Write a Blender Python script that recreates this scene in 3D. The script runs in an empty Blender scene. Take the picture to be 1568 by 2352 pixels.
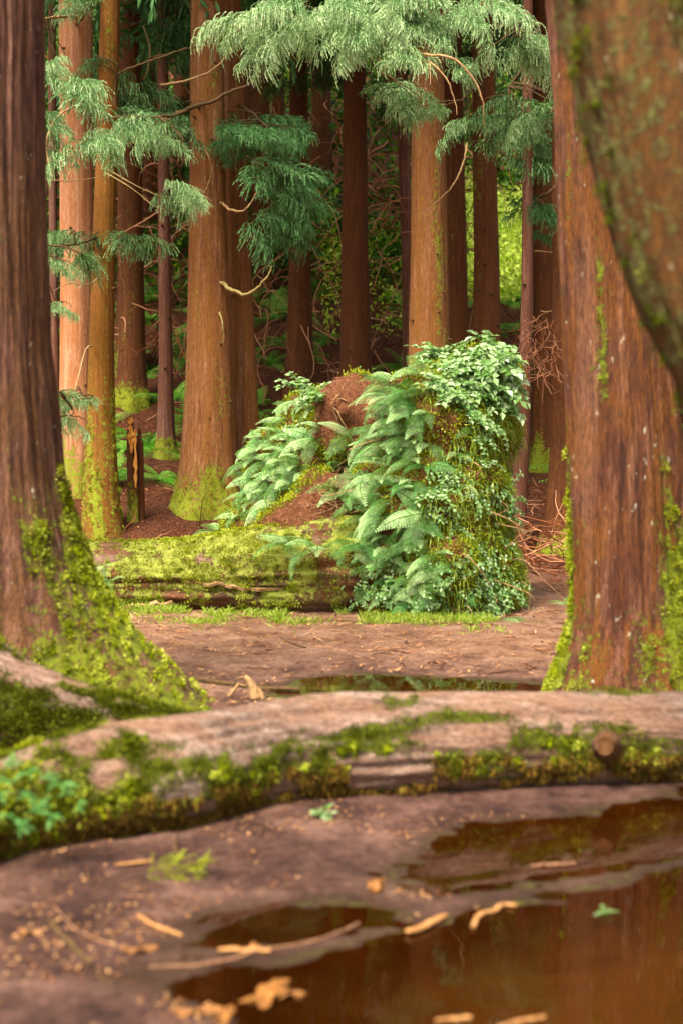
import bpy, math, random
import numpy as np
from mathutils import Vector, Matrix, noise as mnoise
from mathutils.bvhtree import BVHTree
R = math.radians
rng = np.random.default_rng(7)
random.seed(7)
S = bpy.context.scene
COL = S.collection

# ------------------------------------------------------------------ camera, world, sun
CAMZ, F, PITCH = 1.5, 3266.0, math.atan(176 / 3266.0)
cd = bpy.data.cameras.new('camera'); cam = bpy.data.objects.new('camera', cd); COL.objects.link(cam)
cam.location = (0, 0, CAMZ); cam.rotation_euler = (math.pi / 2 - PITCH, 0, 0)
cd.sensor_fit = 'VERTICAL'; cd.sensor_height = 36; cd.sensor_width = 24; cd.lens = 50
cd.clip_start = 0.05; cd.clip_end = 500
cd.dof.use_dof = True; cd.dof.focus_distance = 15.0; cd.dof.aperture_fstop = 1.7
S.camera = cam
w = bpy.data.worlds.new('World'); S.world = w; w.use_nodes = True
nt = w.node_tree; nt.nodes.clear()
sky = nt.nodes.new('ShaderNodeTexSky'); sky.sky_type = 'NISHITA'; sky.sun_disc = False
SUN_EL, SUN_AZ = R(57), R(212)          # azimuth clockwise from +Y: behind and left of the camera
sky.sun_elevation = SUN_EL; sky.sun_rotation = SUN_AZ; sky.dust_density = 4.0; sky.ozone_density = 0.6; sky.air_density = 0.8
bg = nt.nodes.new('ShaderNodeBackground'); bg.inputs[1].default_value = 0.10
wo = nt.nodes.new('ShaderNodeOutputWorld')
hs = nt.nodes.new('ShaderNodeHueSaturation'); hs.inputs['Saturation'].default_value = .35
tnt = nt.nodes.new('ShaderNodeMix'); tnt.data_type = 'RGBA'; tnt.blend_type = 'MULTIPLY'; tnt.inputs[0].default_value = 1; tnt.inputs[7].default_value = (1.0, .97, .90, 1)   # warm overcast
nt.links.new(sky.outputs[0], hs.inputs['Color']); nt.links.new(hs.outputs[0], tnt.inputs[6]); nt.links.new(tnt.outputs[2], bg.inputs[0]); nt.links.new(bg.outputs[0], wo.inputs[0])
sl = bpy.data.lights.new('sun', 'SUN'); sun = bpy.data.objects.new('sun', sl); COL.objects.link(sun)
sl.energy = 3.7; sl.angle = R(20); sl.color = (1.0, 0.9, 0.73)
sdir = Vector((math.sin(SUN_AZ) * math.cos(SUN_EL), math.cos(SUN_AZ) * math.cos(SUN_EL), math.sin(SUN_EL)))
sun.rotation_euler = sdir.to_track_quat('Z', 'Y').to_euler()
S.view_settings.view_transform = 'Standard'; S.view_settings.look = 'None'
S.view_settings.exposure = 1.55; S.view_settings.gamma = 1.0
S.cycles.use_denoising = True
S.cycles.max_bounces = 6; S.cycles.diffuse_bounces = 3; S.cycles.glossy_bounces = 3; S.cycles.transmission_bounces = 3
S.cycles.sample_clamp_indirect = 4

# ------------------------------------------------------------------ pixel <-> world (1568 x 2352 measuring grid)
cp, sp = math.cos(PITCH), math.sin(PITCH)
def P(px, py, Y):
    u = (px - 784) / F; v = (1176 - py) / F
    t = Y / (cp + v * sp)
    return np.array((u * t, Y, CAMZ + t * (v * cp - sp)))
def G(px, py, z=0.0):
    u = (px - 784) / F; v = (1176 - py) / F
    t = (z - CAMZ) / (v * cp - sp)
    return np.array((u * t, t * (cp + v * sp), z))

# ------------------------------------------------------------------ numpy noise
def _h(ix, iy, iz, s):
    n = (ix * 73856093) ^ (iy * 19349663) ^ (iz * 83492791) ^ (s * 2654435)
    n = n & 0x7fffffff
    n = ((n >> 13) ^ n) & 0x7fffffff
    n = (n * ((n * n * 15731 + 789221) & 0x7fffffff) + 1376312589) & 0x7fffffff
    return n / 0x7fffffff
def vn(x, y, z=0.0, s=0):
    x, y, z = np.broadcast_arrays(np.asarray(x, float), np.asarray(y, float), np.asarray(z, float))
    xi, yi, zi = np.floor(x).astype(np.int64), np.floor(y).astype(np.int64), np.floor(z).astype(np.int64)
    fx, fy, fz = x - xi, y - yi, z - zi
    fx, fy, fz = fx*fx*(3-2*fx), fy*fy*(3-2*fy), fz*fz*(3-2*fz)
    o = 0
    for a in (0, 1):
        for b in (0, 1):
            for c in (0, 1):
                o = o + _h(xi+a, yi+b, zi+c, s) * (fx if a else 1-fx) * (fy if b else 1-fy) * (fz if c else 1-fz)
    return o * 2 - 1
def fbm(x, y, z=0.0, s=0, o=4):
    r = 0; a = 1; t = 0
    for k in range(o):
        r = r + a * vn(np.asarray(x)*2**k, np.asarray(y)*2**k, np.asarray(z)*2**k, s+k*17); t += a; a *= .5
    return r / t
def sst(e0, e1, x):
    t = np.clip((np.asarray(x, float) - e0) / (e1 - e0), 0, 1); return t*t*(3-2*t)

# ------------------------------------------------------------------ mesh helpers
class MB:
    def __init__(s): s.v = []; s.f = {3: [], 4: []}; s.n = 0; s.t = []; s.m = {3: [], 4: []}
    def add(s, v, f, tint=None, mi=0):
        v = np.asarray(v, float).reshape(-1, 3); f = np.asarray(f, int)
        if len(v) == 0: return s
        s.v.append(v); s.f[f.shape[1]].append(f + s.n); s.n += len(v); s.m[f.shape[1]].append(np.full(len(f), mi))
        s.t.append(np.full(len(v), .5) if tint is None else np.broadcast_to(np.asarray(tint, float), (len(v),)))
        return s
    def arrays(s):
        return np.concatenate(s.v), {k: (np.concatenate(x) if x else None) for k, x in s.f.items()}, np.concatenate(s.t)
    def build(s, name, mats, parent=None, off=None, smooth=False, attrs=None, link=True):
        V = np.concatenate(s.v) if s.v else np.zeros((0, 3)); T = np.concatenate(s.t)
        o = off if off is not None else (root_loc(parent) if parent else (0, 0, 0))
        V = V - np.asarray(o)
        me = bpy.data.meshes.new(name)
        L = []; tot = []; mi = []
        for k in (3, 4):
            if s.f[k]:
                a = np.concatenate(s.f[k]); L.append(a.ravel()); tot.append(np.full(len(a), k)); mi.append(np.concatenate(s.m[k]))
        L = np.concatenate(L); tot = np.concatenate(tot); mi = np.concatenate(mi)
        st = np.concatenate(([0], np.cumsum(tot)[:-1]))
        me.vertices.add(len(V)); me.vertices.foreach_set('co', V.ravel())
        me.loops.add(len(L)); me.loops.foreach_set('vertex_index', L.astype(np.int32))
        me.polygons.add(len(tot)); me.polygons.foreach_set('loop_start', st.astype(np.int32)); me.polygons.foreach_set('loop_total', tot.astype(np.int32))
        me.polygons.foreach_set('use_smooth', np.full(len(tot), smooth, bool))
        me.polygons.foreach_set('material_index', mi.astype(np.int32))
        a = me.attributes.new('tint', 'FLOAT', 'POINT'); a.data.foreach_set('value', T.astype(np.float32))
        for k, x in (attrs or {}).items():
            a = me.attributes.new(k, 'FLOAT', 'POINT'); a.data.foreach_set('value', np.asarray(x, np.float32))
        for m in (mats if isinstance(mats, (list, tuple)) else [mats]): me.materials.append(m)
        me.update(calc_edges=True); me.validate()
        ob = bpy.data.objects.new(name, me)
        if link: COL.objects.link(ob)
        if parent: ob.parent = parent
        elif off is not None: ob.location = off
        return ob
def root_loc(o):
    while o.parent: o = o.parent
    return np.array(o.location)
def tag(o, label=None, cat=None, group=None, kind=None):
    if label: o['label'] = label
    if cat: o['category'] = cat
    if group: o['group'] = group
    if kind: o['kind'] = kind
    return o
def empty(name, loc, label, cat, group=None):
    o = bpy.data.objects.new(name, None); o.empty_display_size = .2; COL.objects.link(o); o.location = loc
    return tag(o, label, cat, group)
def norm(a): return a / np.maximum(np.linalg.norm(a, axis=-1, keepdims=True), 1e-9)
def tube(pts, rad, sides=6, cap=True):
    p = np.asarray(pts, float); n = len(p); r = np.broadcast_to(np.asarray(rad, float), (n,))
    t = norm(np.gradient(p, axis=0))
    ref = np.array((0, 0, 1.)) if abs(t[:, 2]).mean() < .8 else np.array((1., 0, 0))
    a = norm(np.cross(t, ref)); b = np.cross(t, a)
    th = np.arange(sides) * 2 * math.pi / sides
    v = p[:, None] + r[:, None, None] * (a[:, None] * np.cos(th)[None, :, None] + b[:, None] * np.sin(th)[None, :, None])
    i = np.arange(n - 1)[:, None] * sides; j = np.arange(sides)[None]; k = (j + 1) % sides
    f = np.stack((i + j, i + k, i + sides + k, i + sides + j), -1).reshape(-1, 4)
    return v.reshape(-1, 3), f
def spline(pts, n):
    p = np.asarray(pts, float); m = len(p)
    q = np.vstack((2*p[0]-p[1], p, 2*p[-1]-p[-2])); out = []
    for t in np.linspace(0, m - 1 - 1e-6, n):
        i = int(t); u = t - i; a, b, c, d = q[i], q[i+1], q[i+2], q[i+3]
        out.append(.5*((2*b) + (-a+c)*u + (2*a-5*b+4*c-d)*u*u + (-a+3*b-3*c+d)*u**3))
    return np.array(out)
def leaves(p, d, L, W, tint=None, side=None, bend=0.0, g=rng):
    """diamond leaves: base p, direction d, length L, width W; two triangles each folded on the midrib"""
    p = np.asarray(p, float); n = len(p); d = norm(np.asarray(d, float))
    L = np.broadcast_to(L, (n,))[:, None]; W = np.broadcast_to(W, (n,))[:, None]
    if side is None: side = g.normal(size=(n, 3))
    side = norm(np.cross(d, side)); up = np.cross(side, d)
    m = p + d * L * .45
    tip = p + d * L - np.array((0, 0, 1.)) * L * bend
    v = np.stack((p, m + side * W * .5 + up * W * .1, tip, m - side * W * .5 + up * W * .1), 1).reshape(-1, 3)
    i = np.arange(n)[:, None] * 4
    f = np.concatenate((i + np.array([[0, 1, 2]]), i + np.array([[0, 2, 3]])))
    t = None if tint is None else np.repeat(np.broadcast_to(tint, (n,)), 4)
    return v, f, t

# ------------------------------------------------------------------ materials
def rich(c, k=1.28):
    l = .3 * c[0] + .6 * c[1] + .1 * c[2]
    return tuple(max(.0015, l + (q - l) * k) for q in c)
class M:
    def __init__(s, name):
        s.m = bpy.data.materials.new(name); s.m.use_nodes = True; s.nt = s.m.node_tree; s.nt.nodes.clear()
        s.out = s.nt.nodes.new('ShaderNodeOutputMaterial')
    def n(s, t, props=None, **inp):
        x = s.nt.nodes.new('ShaderNode' + t)
        for k, v in (props or {}).items(): setattr(x, k, v)
        for k, v in inp.items():
            key = int(k[1:]) if k[0] == '_' and k[1:].isdigit() else k.replace('_', ' ')
            s.set(x.inputs[key], v)
        return x
    def set(s, i, v):
        if hasattr(v, 'outputs'): v = v.outputs[0]
        if isinstance(v, tuple) and len(v) == 3 and i.type == 'RGBA': v = rich(v)
        if isinstance(v, bpy.types.NodeSocket): s.nt.links.new(v, i)
        else:
            if isinstance(v, tuple) and len(v) == 3 and i.type == 'RGBA': v = (*v, 1)
            i.default_value = v
    def coord(s, scale=(1, 1, 1), which='Object'):
        tc = s.n('TexCoord'); return s.n('Mapping', _0=tc.outputs[which], Scale=scale)
    def noise(s, vec, scale, detail=4, rough=.6, dist=0):
        return s.n('TexNoise', Vector=vec, Scale=scale, Detail=detail, Roughness=rough, Distortion=dist).outputs[0]
    def ramp(s, fac, stops, interp='LINEAR'):
        r = s.n('ValToRGB', _0=fac); e = r.color_ramp.elements; r.color_ramp.interpolation = interp
        while len(e) < len(stops): e.new(.5)
        for x, (p, c) in zip(e, stops): x.position = p; x.color = (*rich(c), 1)
        return r.outputs[0]
    def mix(s, f, a, b, mode='MIX'):
        x = s.nt.nodes.new('ShaderNodeMix'); x.data_type = 'RGBA'; x.blend_type = mode
        s.set(x.inputs[0], f); s.set(x.inputs[6], a); s.set(x.inputs[7], b); return x.outputs[2]
    def math(s, op, a, b=0.0, clamp=False):
        x = s.n('Math', dict(operation=op, use_clamp=clamp)); s.set(x.inputs[0], a); s.set(x.inputs[1], b); return x.outputs[0]
    def attr(s, name): return s.n('Attribute', dict(attribute_name=name)).outputs['Fac']
    def thr(s, v, a, b): return s.n('MapRange', dict(interpolation_type='SMOOTHSTEP'), Value=v, From_Min=a, From_Max=b).outputs[0]
    def fin(s, color, rough=.8, bump=None, bstr=.5, bdist=.01, spec=.3, **kw):
        b = s.n('BsdfPrincipled', Base_Color=color, Roughness=rough); b.inputs['Specular IOR Level'].default_value = spec
        if bump is not None: s.set(b.inputs['Normal'], s.n('Bump', Height=bump, Strength=bstr, Distance=bdist).outputs[0])
        s.set(s.out.inputs[0], b.outputs[0]); s.b = b; return s.m

def bark(name, dark, mid, light, orange, moss=(.12, .14, .025), moss2=(.33, .38, .09), sc=30, lich=.0, bstr=.8, bd=.015, ax=0):
    m = M(name); st = m.coord((.10, 1, 1) if ax else (1, 1, .07)); ob = m.coord()
    n1 = m.noise(st, sc, 6, .7); n2 = m.noise(ob, 2.2, 3, .5); n3 = m.noise(ob, 90, 3, .7)
    c = m.ramp(n1, [(.3, dark), (.48, mid), (.7, light)])
    c = m.mix(m.thr(n2, .42, .62), c, m.mix(.6, c, orange))
    c = m.mix(m.math('MULTIPLY', m.thr(n3, .5, .8), .35), c, light)
    n6 = m.noise(m.coord((.06, 1, 1) if ax else (1, 1, .035)), 9, 3, .6); c = m.mix(m.math('MULTIPLY', m.thr(n6, .5, .6), .65), c, orange); c = m.mix(m.math('MULTIPLY', m.thr(n6, .44, .36), .45), c, light)
    n5 = m.noise(m.coord((.2, 1, 1) if ax else (1, 1, .13)), 120, 3, .7); c = m.mix(m.math('MULTIPLY', m.thr(n5, .42, .62), .55), m.mix(.55, c, dark), c)
    c = m.mix(m.thr(n5, .35, .5), m.mix(.45, c, dark), c)
    if lich:
        n4 = m.noise(m.coord((1, 1, .45)), 26, 3, .6); c = m.mix(m.math('MULTIPLY', m.thr(n4, .76-lich*.08, .82-lich*.07), .7), c, (.55, .52, .40))
    mo = m.attr('moss'); nm = m.noise(ob, 20, 5, .7); nf = m.noise(ob, 160, 3, .7)
    mk = m.thr(m.math('ADD', mo, m.math('MULTIPLY', m.math('SUBTRACT', m.math('ADD', m.math('MULTIPLY', nm, .6), m.math('MULTIPLY', m.noise(m.coord((1, 1, .4)), 75, 4, .75), .4)), .5), 3.2)), .42, .72)
    c = m.mix(mk, c, m.mix(m.thr(nf, .3, .7), moss, moss2))
    h = m.math('ADD', m.math('MULTIPLY', n1, 1.0), m.math('MULTIPLY', m.math('MULTIPLY', mk, nf), .8))
    return m.fin(c, .85, h, bstr, bd)
def foliage(name, c0, c1, c2, trans=.3, rough=.55, spec=.3, big=None):
    m = M(name); t = m.attr('tint'); c = m.ramp(t, [(.0, c0), (.5, c1), (1., c2)])
    if big: c = m.mix(m.thr(m.noise(m.coord(), 1.5, 2), .4, .65), c, big)
    p = m.n('BsdfPrincipled', Base_Color=c, Roughness=rough); p.inputs['Specular IOR Level'].default_value = spec
    tr = m.n('BsdfTranslucent', Color=c)
    x = m.n('MixShader', _0=trans, _1=p.outputs[0], _2=tr.outputs[0]); m.set(m.out.inputs[0], x.outputs[0]); return m.m

MAT = {}
MAT['bark_left'] = bark('bark_left', (.024, .010, .007), (.135, .060, .040), (.33, .19, .14), (.19, .095, .042), lich=1.2, sc=20, bd=.06)
MAT['bark_red'] = bark('bark_red', (.016, .007, .005), (.12, .043, .026), (.36, .19, .125), (.26, .105, .02), lich=1.3, sc=20, bd=.06)
MAT['bark_lean'] = bark('bark_lean', (.012, .006, .002), (.105, .042, .014), (.25, .14, .06), (.13, .058, .014), moss=(.06, .06, .010), moss2=(.22, .21, .09), sc=13, bd=.04, lich=.8)
MAT['bark_pale'] = bark('bark_pale', (.21, .09, .05), (.47, .25, .15), (.70, .48, .35), (.42, .20, .10), sc=28)
MAT['bark_orange'] = bark('bark_orange', (.07, .028, .014), (.265, .118, .058), (.48, .29, .18), (.25, .12, .042), sc=28, lich=.15)
MAT['bark_olive'] = bark('bark_olive', (.07, .032, .012), (.20, .085, .028), (.32, .15, .055), (.22, .11, .03), sc=28)
MAT['bark_dark'] = bark('bark_dark', (.035, .013, .007), (.115, .042, .018), (.23, .10, .045), (.13, .05, .018), sc=28)
MAT['bark_pink'] = bark('bark_pink', (.06, .025, .018), (.17, .075, .05), (.36, .22, .18), (.18, .08, .05), sc=28, lich=.5)
MAT['wood_mossy'] = bark('wood_mossy', (.030, .012, .007), (.15, .08, .05), (.38, .26, .21), (.20, .085, .04), moss=(.20, .22, .045), moss2=(.56, .60, .22), sc=14, bd=.05, ax=1)
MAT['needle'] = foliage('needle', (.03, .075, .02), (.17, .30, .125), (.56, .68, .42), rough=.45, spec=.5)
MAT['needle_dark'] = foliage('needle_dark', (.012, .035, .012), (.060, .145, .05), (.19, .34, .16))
MAT['fern'] = foliage('fern', (.05, .06, .014), (.13, .29, .085), (.56, .74, .40), rough=.45, spec=.5)
MAT['fern_mid'] = foliage('fern_mid', (.03, .06, .014), (.075, .19, .055), (.20, .40, .15))
MAT['fern_dark'] = foliage('fern_dark', (.03, .10, .014), (.13, .34, .06), (.36, .62, .18))
MAT['leafy'] = foliage('leafy', (.05, .11, .02), (.20, .33, .12), (.54, .64, .44), rough=.4, spec=.5)
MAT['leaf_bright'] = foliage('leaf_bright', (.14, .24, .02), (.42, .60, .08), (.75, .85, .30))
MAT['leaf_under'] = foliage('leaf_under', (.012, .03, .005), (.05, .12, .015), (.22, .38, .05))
MAT['grass'] = foliage('grass', (.12, .18, .02), (.32, .42, .10), (.60, .64, .28))
MAT['moss'] = foliage('moss', (.10, .115, .02), (.29, .33, .065), (.60, .63, .22), trans=.2, rough=.9, spec=.1)
MAT['moss_brown'] = foliage('moss_brown', (.030, .016, .007), (.105, .062, .022), (.20, .155, .05), trans=.1, rough=.9, spec=.1)
MAT['moss_dark'] = foliage('moss_dark', (.035, .040, .008), (.11, .125, .024), (.26, .29, .08), trans=.2, rough=.9, spec=.1)
MAT['wood_log'] = bark('wood_log', (.050, .028, .022), (.27, .185, .15), (.62, .50, .43), (.30, .175, .12), moss=(.05, .06, .010), moss2=(.20, .22, .05), sc=16, bd=.05, ax=1)
def simple(name, a, b, sc=20, rough=.8, stretch=(1, 1, 1), bs=.5):
    m = M(name); n = m.noise(m.coord(stretch), sc, 5, .65); return m.fin(m.ramp(n, [(.3, a), (.7, b)]), rough, n, bs, .01)
MAT['twig'] = simple('twig', (.16, .09, .05), (.42, .29, .17), 30)
MAT['twig_dark'] = simple('twig_dark', (.03, .018, .01), (.12, .075, .035), 30)
MAT['twig_red'] = foliage('twig_red', (.025, .009, .006), (.15, .058, .032), (.48, .27, .18), trans=0, rough=.9, spec=.1)
MAT['chip'] = foliage('chip', (.045, .018, .012), (.29, .145, .075), (.58, .36, .21), trans=0, rough=.8, spec=.2)
MAT['splinter'] = simple('splinter', (.22, .09, .03), (.62, .33, .13), 25, .8, (1, 1, .1))
MAT['stick_brown'] = simple('stick_brown', (.06, .028, .018), (.27, .155, .10), 60)
MAT['chipwood'] = simple('chipwood', (.14, .065, .03), (.50, .29, .15), 45, .85)
MAT['dead_leaf'] = simple('dead_leaf', (.11, .05, .022), (.32, .16, .07), 25, .6)
MAT['branch_moss'] = simple('branch_moss', (.15, .11, .05), (.36, .30, .15), 30)
# soil of the root mound
m = M('soil'); n1 = m.noise(m.coord(), 30, 7, .75); n2 = m.noise(m.coord((1, 1, .35)), 70, 4, .7)
MAT['soil'] = m.fin(m.mix(m.thr(n2, .5, .75), m.ramp(n1, [(.3, (.04, .016, .008)), (.52, (.15, .06, .033)), (.75, (.30, .145, .09))]), (.42, .23, .14)), .95, m.math('ADD', n1, n2), 1, .03)
# ground
m = M('ground'); ob = m.coord(); w_ = m.attr('wet'); l_ = m.attr('litter')
nA = m.noise(ob, 3.0, 6, .65); nB = m.noise(ob, 28, 8, .85); nC = m.noise(m.coord((1, 2.2, 1)), 75, 3, .8)
dirt = m.ramp(m.math('ADD', m.math('MULTIPLY', nA, .45), m.math('MULTIPLY', nB, .55)), [(.38, (.085, .040, .026)), (.5, (.30, .170, .120)), (.62, (.52, .35, .26))])
mud = m.ramp(m.math('ADD', m.math('MULTIPLY', nA, .5), m.math('MULTIPLY', nB, .5)), [(.40, (.026, .011, .010)), (.5, (.115, .060, .049)), (.60, (.28, .17, .14))])
lit = m.ramp(nB, [(.40, (.018, .006, .004)), (.5, (.085, .028, .014)), (.62, (.26, .11, .06))])
c = m.mix(w_, dirt, mud); c = m.mix(m.thr(m.math('ADD', l_, m.math('MULTIPLY', m.math('SUBTRACT', nA, .5), .8)), .3, .7), c, lit)
c = m.mix(m.math('MULTIPLY', m.thr(nC, .62, .74), .5), c, (.42, .22, .10))
c = m.mix(m.math('MULTIPLY', m.attr('shore'), .75), c, (.045, .024, .012)); gm = m.attr('green'); c = m.mix(m.thr(m.math('ADD', gm, m.math('MULTIPLY', m.math('SUBTRACT', nB, .5), 1.5)), .45, .75), c, m.ramp(nC, [(.3, (.06, .085, .012)), (.7, (.22, .24, .05))]))
MAT['ground'] = m.fin(c, m.math('SUBTRACT', .95, m.math('MULTIPLY', w_, .42)), m.math('ADD', nB, nC), .9, .03)
# puddle water: still, muddy brown
m = M('water'); nb = m.noise(m.coord(), 5, 2)
nrm_ = m.n('Bump', Height=nb, Strength=.04, Distance=.02).outputs[0]
murk = m.n('BsdfDiffuse', Color=(.033, .013, .0022)); clear = m.n('BsdfTransparent', Color=(.66, .44, .20))
body = m.n('MixShader', _0=m.thr(m.attr('depth'), .0, .048), _1=clear.outputs[0], _2=murk.outputs[0])
gl = m.n('BsdfGlossy', Color=(1, 1, 1), Roughness=.02); m.set(gl.inputs['Normal'], nrm_)
fr = m.n('Fresnel', IOR=1.36); m.set(fr.inputs['Normal'], nrm_)
m.set(m.out.inputs[0], m.n('MixShader', _0=fr.outputs[0], _1=body.outputs[0], _2=gl.outputs[0]).outputs[0]); MAT['water'] = m.m

# ------------------------------------------------------------------ terrain
def sdpoly(x, y, poly):
    poly = np.asarray(poly); d = np.full(x.shape, 1e9); inside = np.zeros(x.shape, bool)
    for i in range(len(poly)):
        a, b = poly[i], poly[(i + 1) % len(poly)]
        e = b - a; wx, wy = x - a[0], y - a[1]
        t = np.clip((wx*e[0] + wy*e[1]) / (e @ e), 0, 1)
        d = np.minimum(d, np.hypot(wx - e[0]*t, wy - e[1]*t))
        cnd = ((a[1] > y) != (b[1] > y)) & (x < (b[0]-a[0]) * (y-a[1]) / (b[1]-a[1] + 1e-12) + a[0])
        inside ^= cnd
    return np.where(inside, -d, d)
POOLS = [
    [(1700, 1800), (1568, 1822), (1450, 1850), (1330, 1878), (1220, 1890), (1090, 1895), (1010, 1930), (955, 1975), (900, 2015), (960, 2035), (1100, 2046), (1180, 2036), (1300, 2020), (1430, 1998), (1568, 1966), (1700, 1940)],
    [(1800, 1945), (1568, 1996), (1430, 2024), (1300, 2052), (1150, 2090), (1000, 2132), (860, 2170), (700, 2205), (560, 2222), (400, 2230), (340, 2240), (430, 2275), (540, 2300), (590, 2360), (640, 2450), (640, 2700), (2600, 2700)],
    [(460, 2130), (540, 2090), (700, 2080), (830, 2085), (900, 2100), (820, 2125), (650, 2165), (480, 2185), (390, 2180)],
    [(640, 1598), (700, 1562), (800, 1550), (950, 1556), (1100, 1562), (1230, 1572), (1290, 1590), (1240, 1640), (650, 1640)],
]
POOLW = [np.array([G(*q)[:2] for q in p]) for p in POOLS]
def pool_sd(x, y):
    d = np.full(x.shape, 9.)
    m = (y < 11) & (np.abs(x) < 5)
    if m.any():
        for p in POOLW: d[m] = np.minimum(d[m], sdpoly(x[m], y[m], p))
    return d
def hill(x, y):
    y2 = y + .6 * vn(x * .25, y * .1, 0, 5) - .05 * x
    a = np.maximum(y2 - 17.0, 0); b = np.maximum(y2 - 23.5, 0)
    base = .19 * a * sst(0, 2, a) + .26 * b + .03 * np.maximum(y2 - 30, 0)
    gap = np.exp(-((x - 4.2 - (y - 36) * .1) / 2.2) ** 2) * sst(29, 36, y) * 2.0
    return base - gap
def height(x, y, full=False):
    x = np.asarray(x, float); y = np.asarray(y, float); x, y = np.broadcast_arrays(x, y)
    x = np.atleast_1d(x); y = np.atleast_1d(y)
    sd = pool_sd(x, y) - .018 + .055 * fbm(x * 4, y * 7, 0, 3, 5)
    z = np.clip(sd * .07, -.05, .026) + .010 * fbm(x * 10, y * 14, 0, 9, 4) * sst(14, 9, y) + .02 * (1 + vn(x * 1.1, y * 1.1, 0, 2)) * sst(.1, .8, sd)
    z = z + hill(x, y) + .12 * fbm(x * .8, y * .8, 0, 31, 4) * sst(17, 22, y)
    z = z + .05 * sst(.0, .6, x * 0 + (-x - .3 * (y - 3) - .6)) * (y < 6)
    return (z, sd) if full else z
def gz(x, y): return float(height(x, y)[0])
def axis(segs):
    o = []
    for a, b, s in segs: o += list(np.arange(a, b, s))
    return np.array(o + [segs[-1][1]])
xs = axis([(-60, -20, 4), (-20, -8, .6), (-8, -3, .2), (-3, -1.4, .06), (-1.4, 1.8, .022), (1.8, 3, .06), (3, 8, .2), (8, 20, .6), (20, 60, 4)])
ys = axis([(-30, 0, 3), (0, 2.5, .5), (2.5, 6.4, .022), (6.4, 9.5, .04), (9.5, 20, .1), (20, 34, .25), (34, 60, .8), (60, 120, 5)])
X, Y = np.meshgrid(xs, ys)
Zg, SD = height(X.ravel(), Y.ravel(), True)
nx, ny = len(xs), len(ys)
i = np.arange(ny - 1)[:, None] * nx; j = np.arange(nx - 1)[None]
Fq = np.stack((i + j, i + j + 1, i + nx + j + 1, i + nx + j), -1).reshape(-1, 4)
yy = Y.ravel(); xx = X.ravel()
wet = np.clip(sst(.9, .02, SD) * .8 + sst(7.5, 5.5, yy) * .8, 0, 1)
litter = sst(14.5, 17, yy) + .55 * sst(1.5, 2.2, xx) * sst(9.5, 11, yy)
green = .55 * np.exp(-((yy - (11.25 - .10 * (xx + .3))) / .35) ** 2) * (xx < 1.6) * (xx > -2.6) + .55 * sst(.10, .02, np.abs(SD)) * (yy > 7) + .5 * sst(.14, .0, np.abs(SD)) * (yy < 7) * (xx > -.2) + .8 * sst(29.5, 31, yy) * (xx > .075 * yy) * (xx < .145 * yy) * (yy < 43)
g_ = MB(); g_.add(np.stack((xx, yy, Zg), 1), Fq)
tag(g_.build('ground', MAT['ground'], smooth=True, attrs=dict(wet=wet, litter=litter, green=green, shore=sst(.16, .0, SD))), 'brown trodden forest floor rising to a slope of needle litter', 'ground', kind='structure')
for (a, b, c, d) in ((-2.2, 4.5, 1.5, 7.4), (-1.2, 3.0, 7.7, 9.6)):
    ww = MB(); wx, wy = np.meshgrid(np.arange(a, b, .03), np.arange(c, d, .03)); n1_, n2_ = wx.shape
    i = np.arange(n1_ - 1)[:, None] * n2_; j = np.arange(n2_ - 1)[None]
    ww.add(np.stack((wx.ravel(), wy.ravel(), 0 * wx.ravel()), 1), np.stack((i + j, i + j + 1, i + n2_ + j + 1, i + n2_ + j), -1).reshape(-1, 4))
    tag(ww.build('water', MAT['water'], attrs=dict(depth=-height(wx.ravel(), wy.ravel()))), None, None, kind='structure')
bpy.data.objects['water']['label'] = 'brown still puddle water in the foreground mud'
bpy.data.objects['water.001']['label'] = 'shallow brown puddle behind the foreground log'

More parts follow.
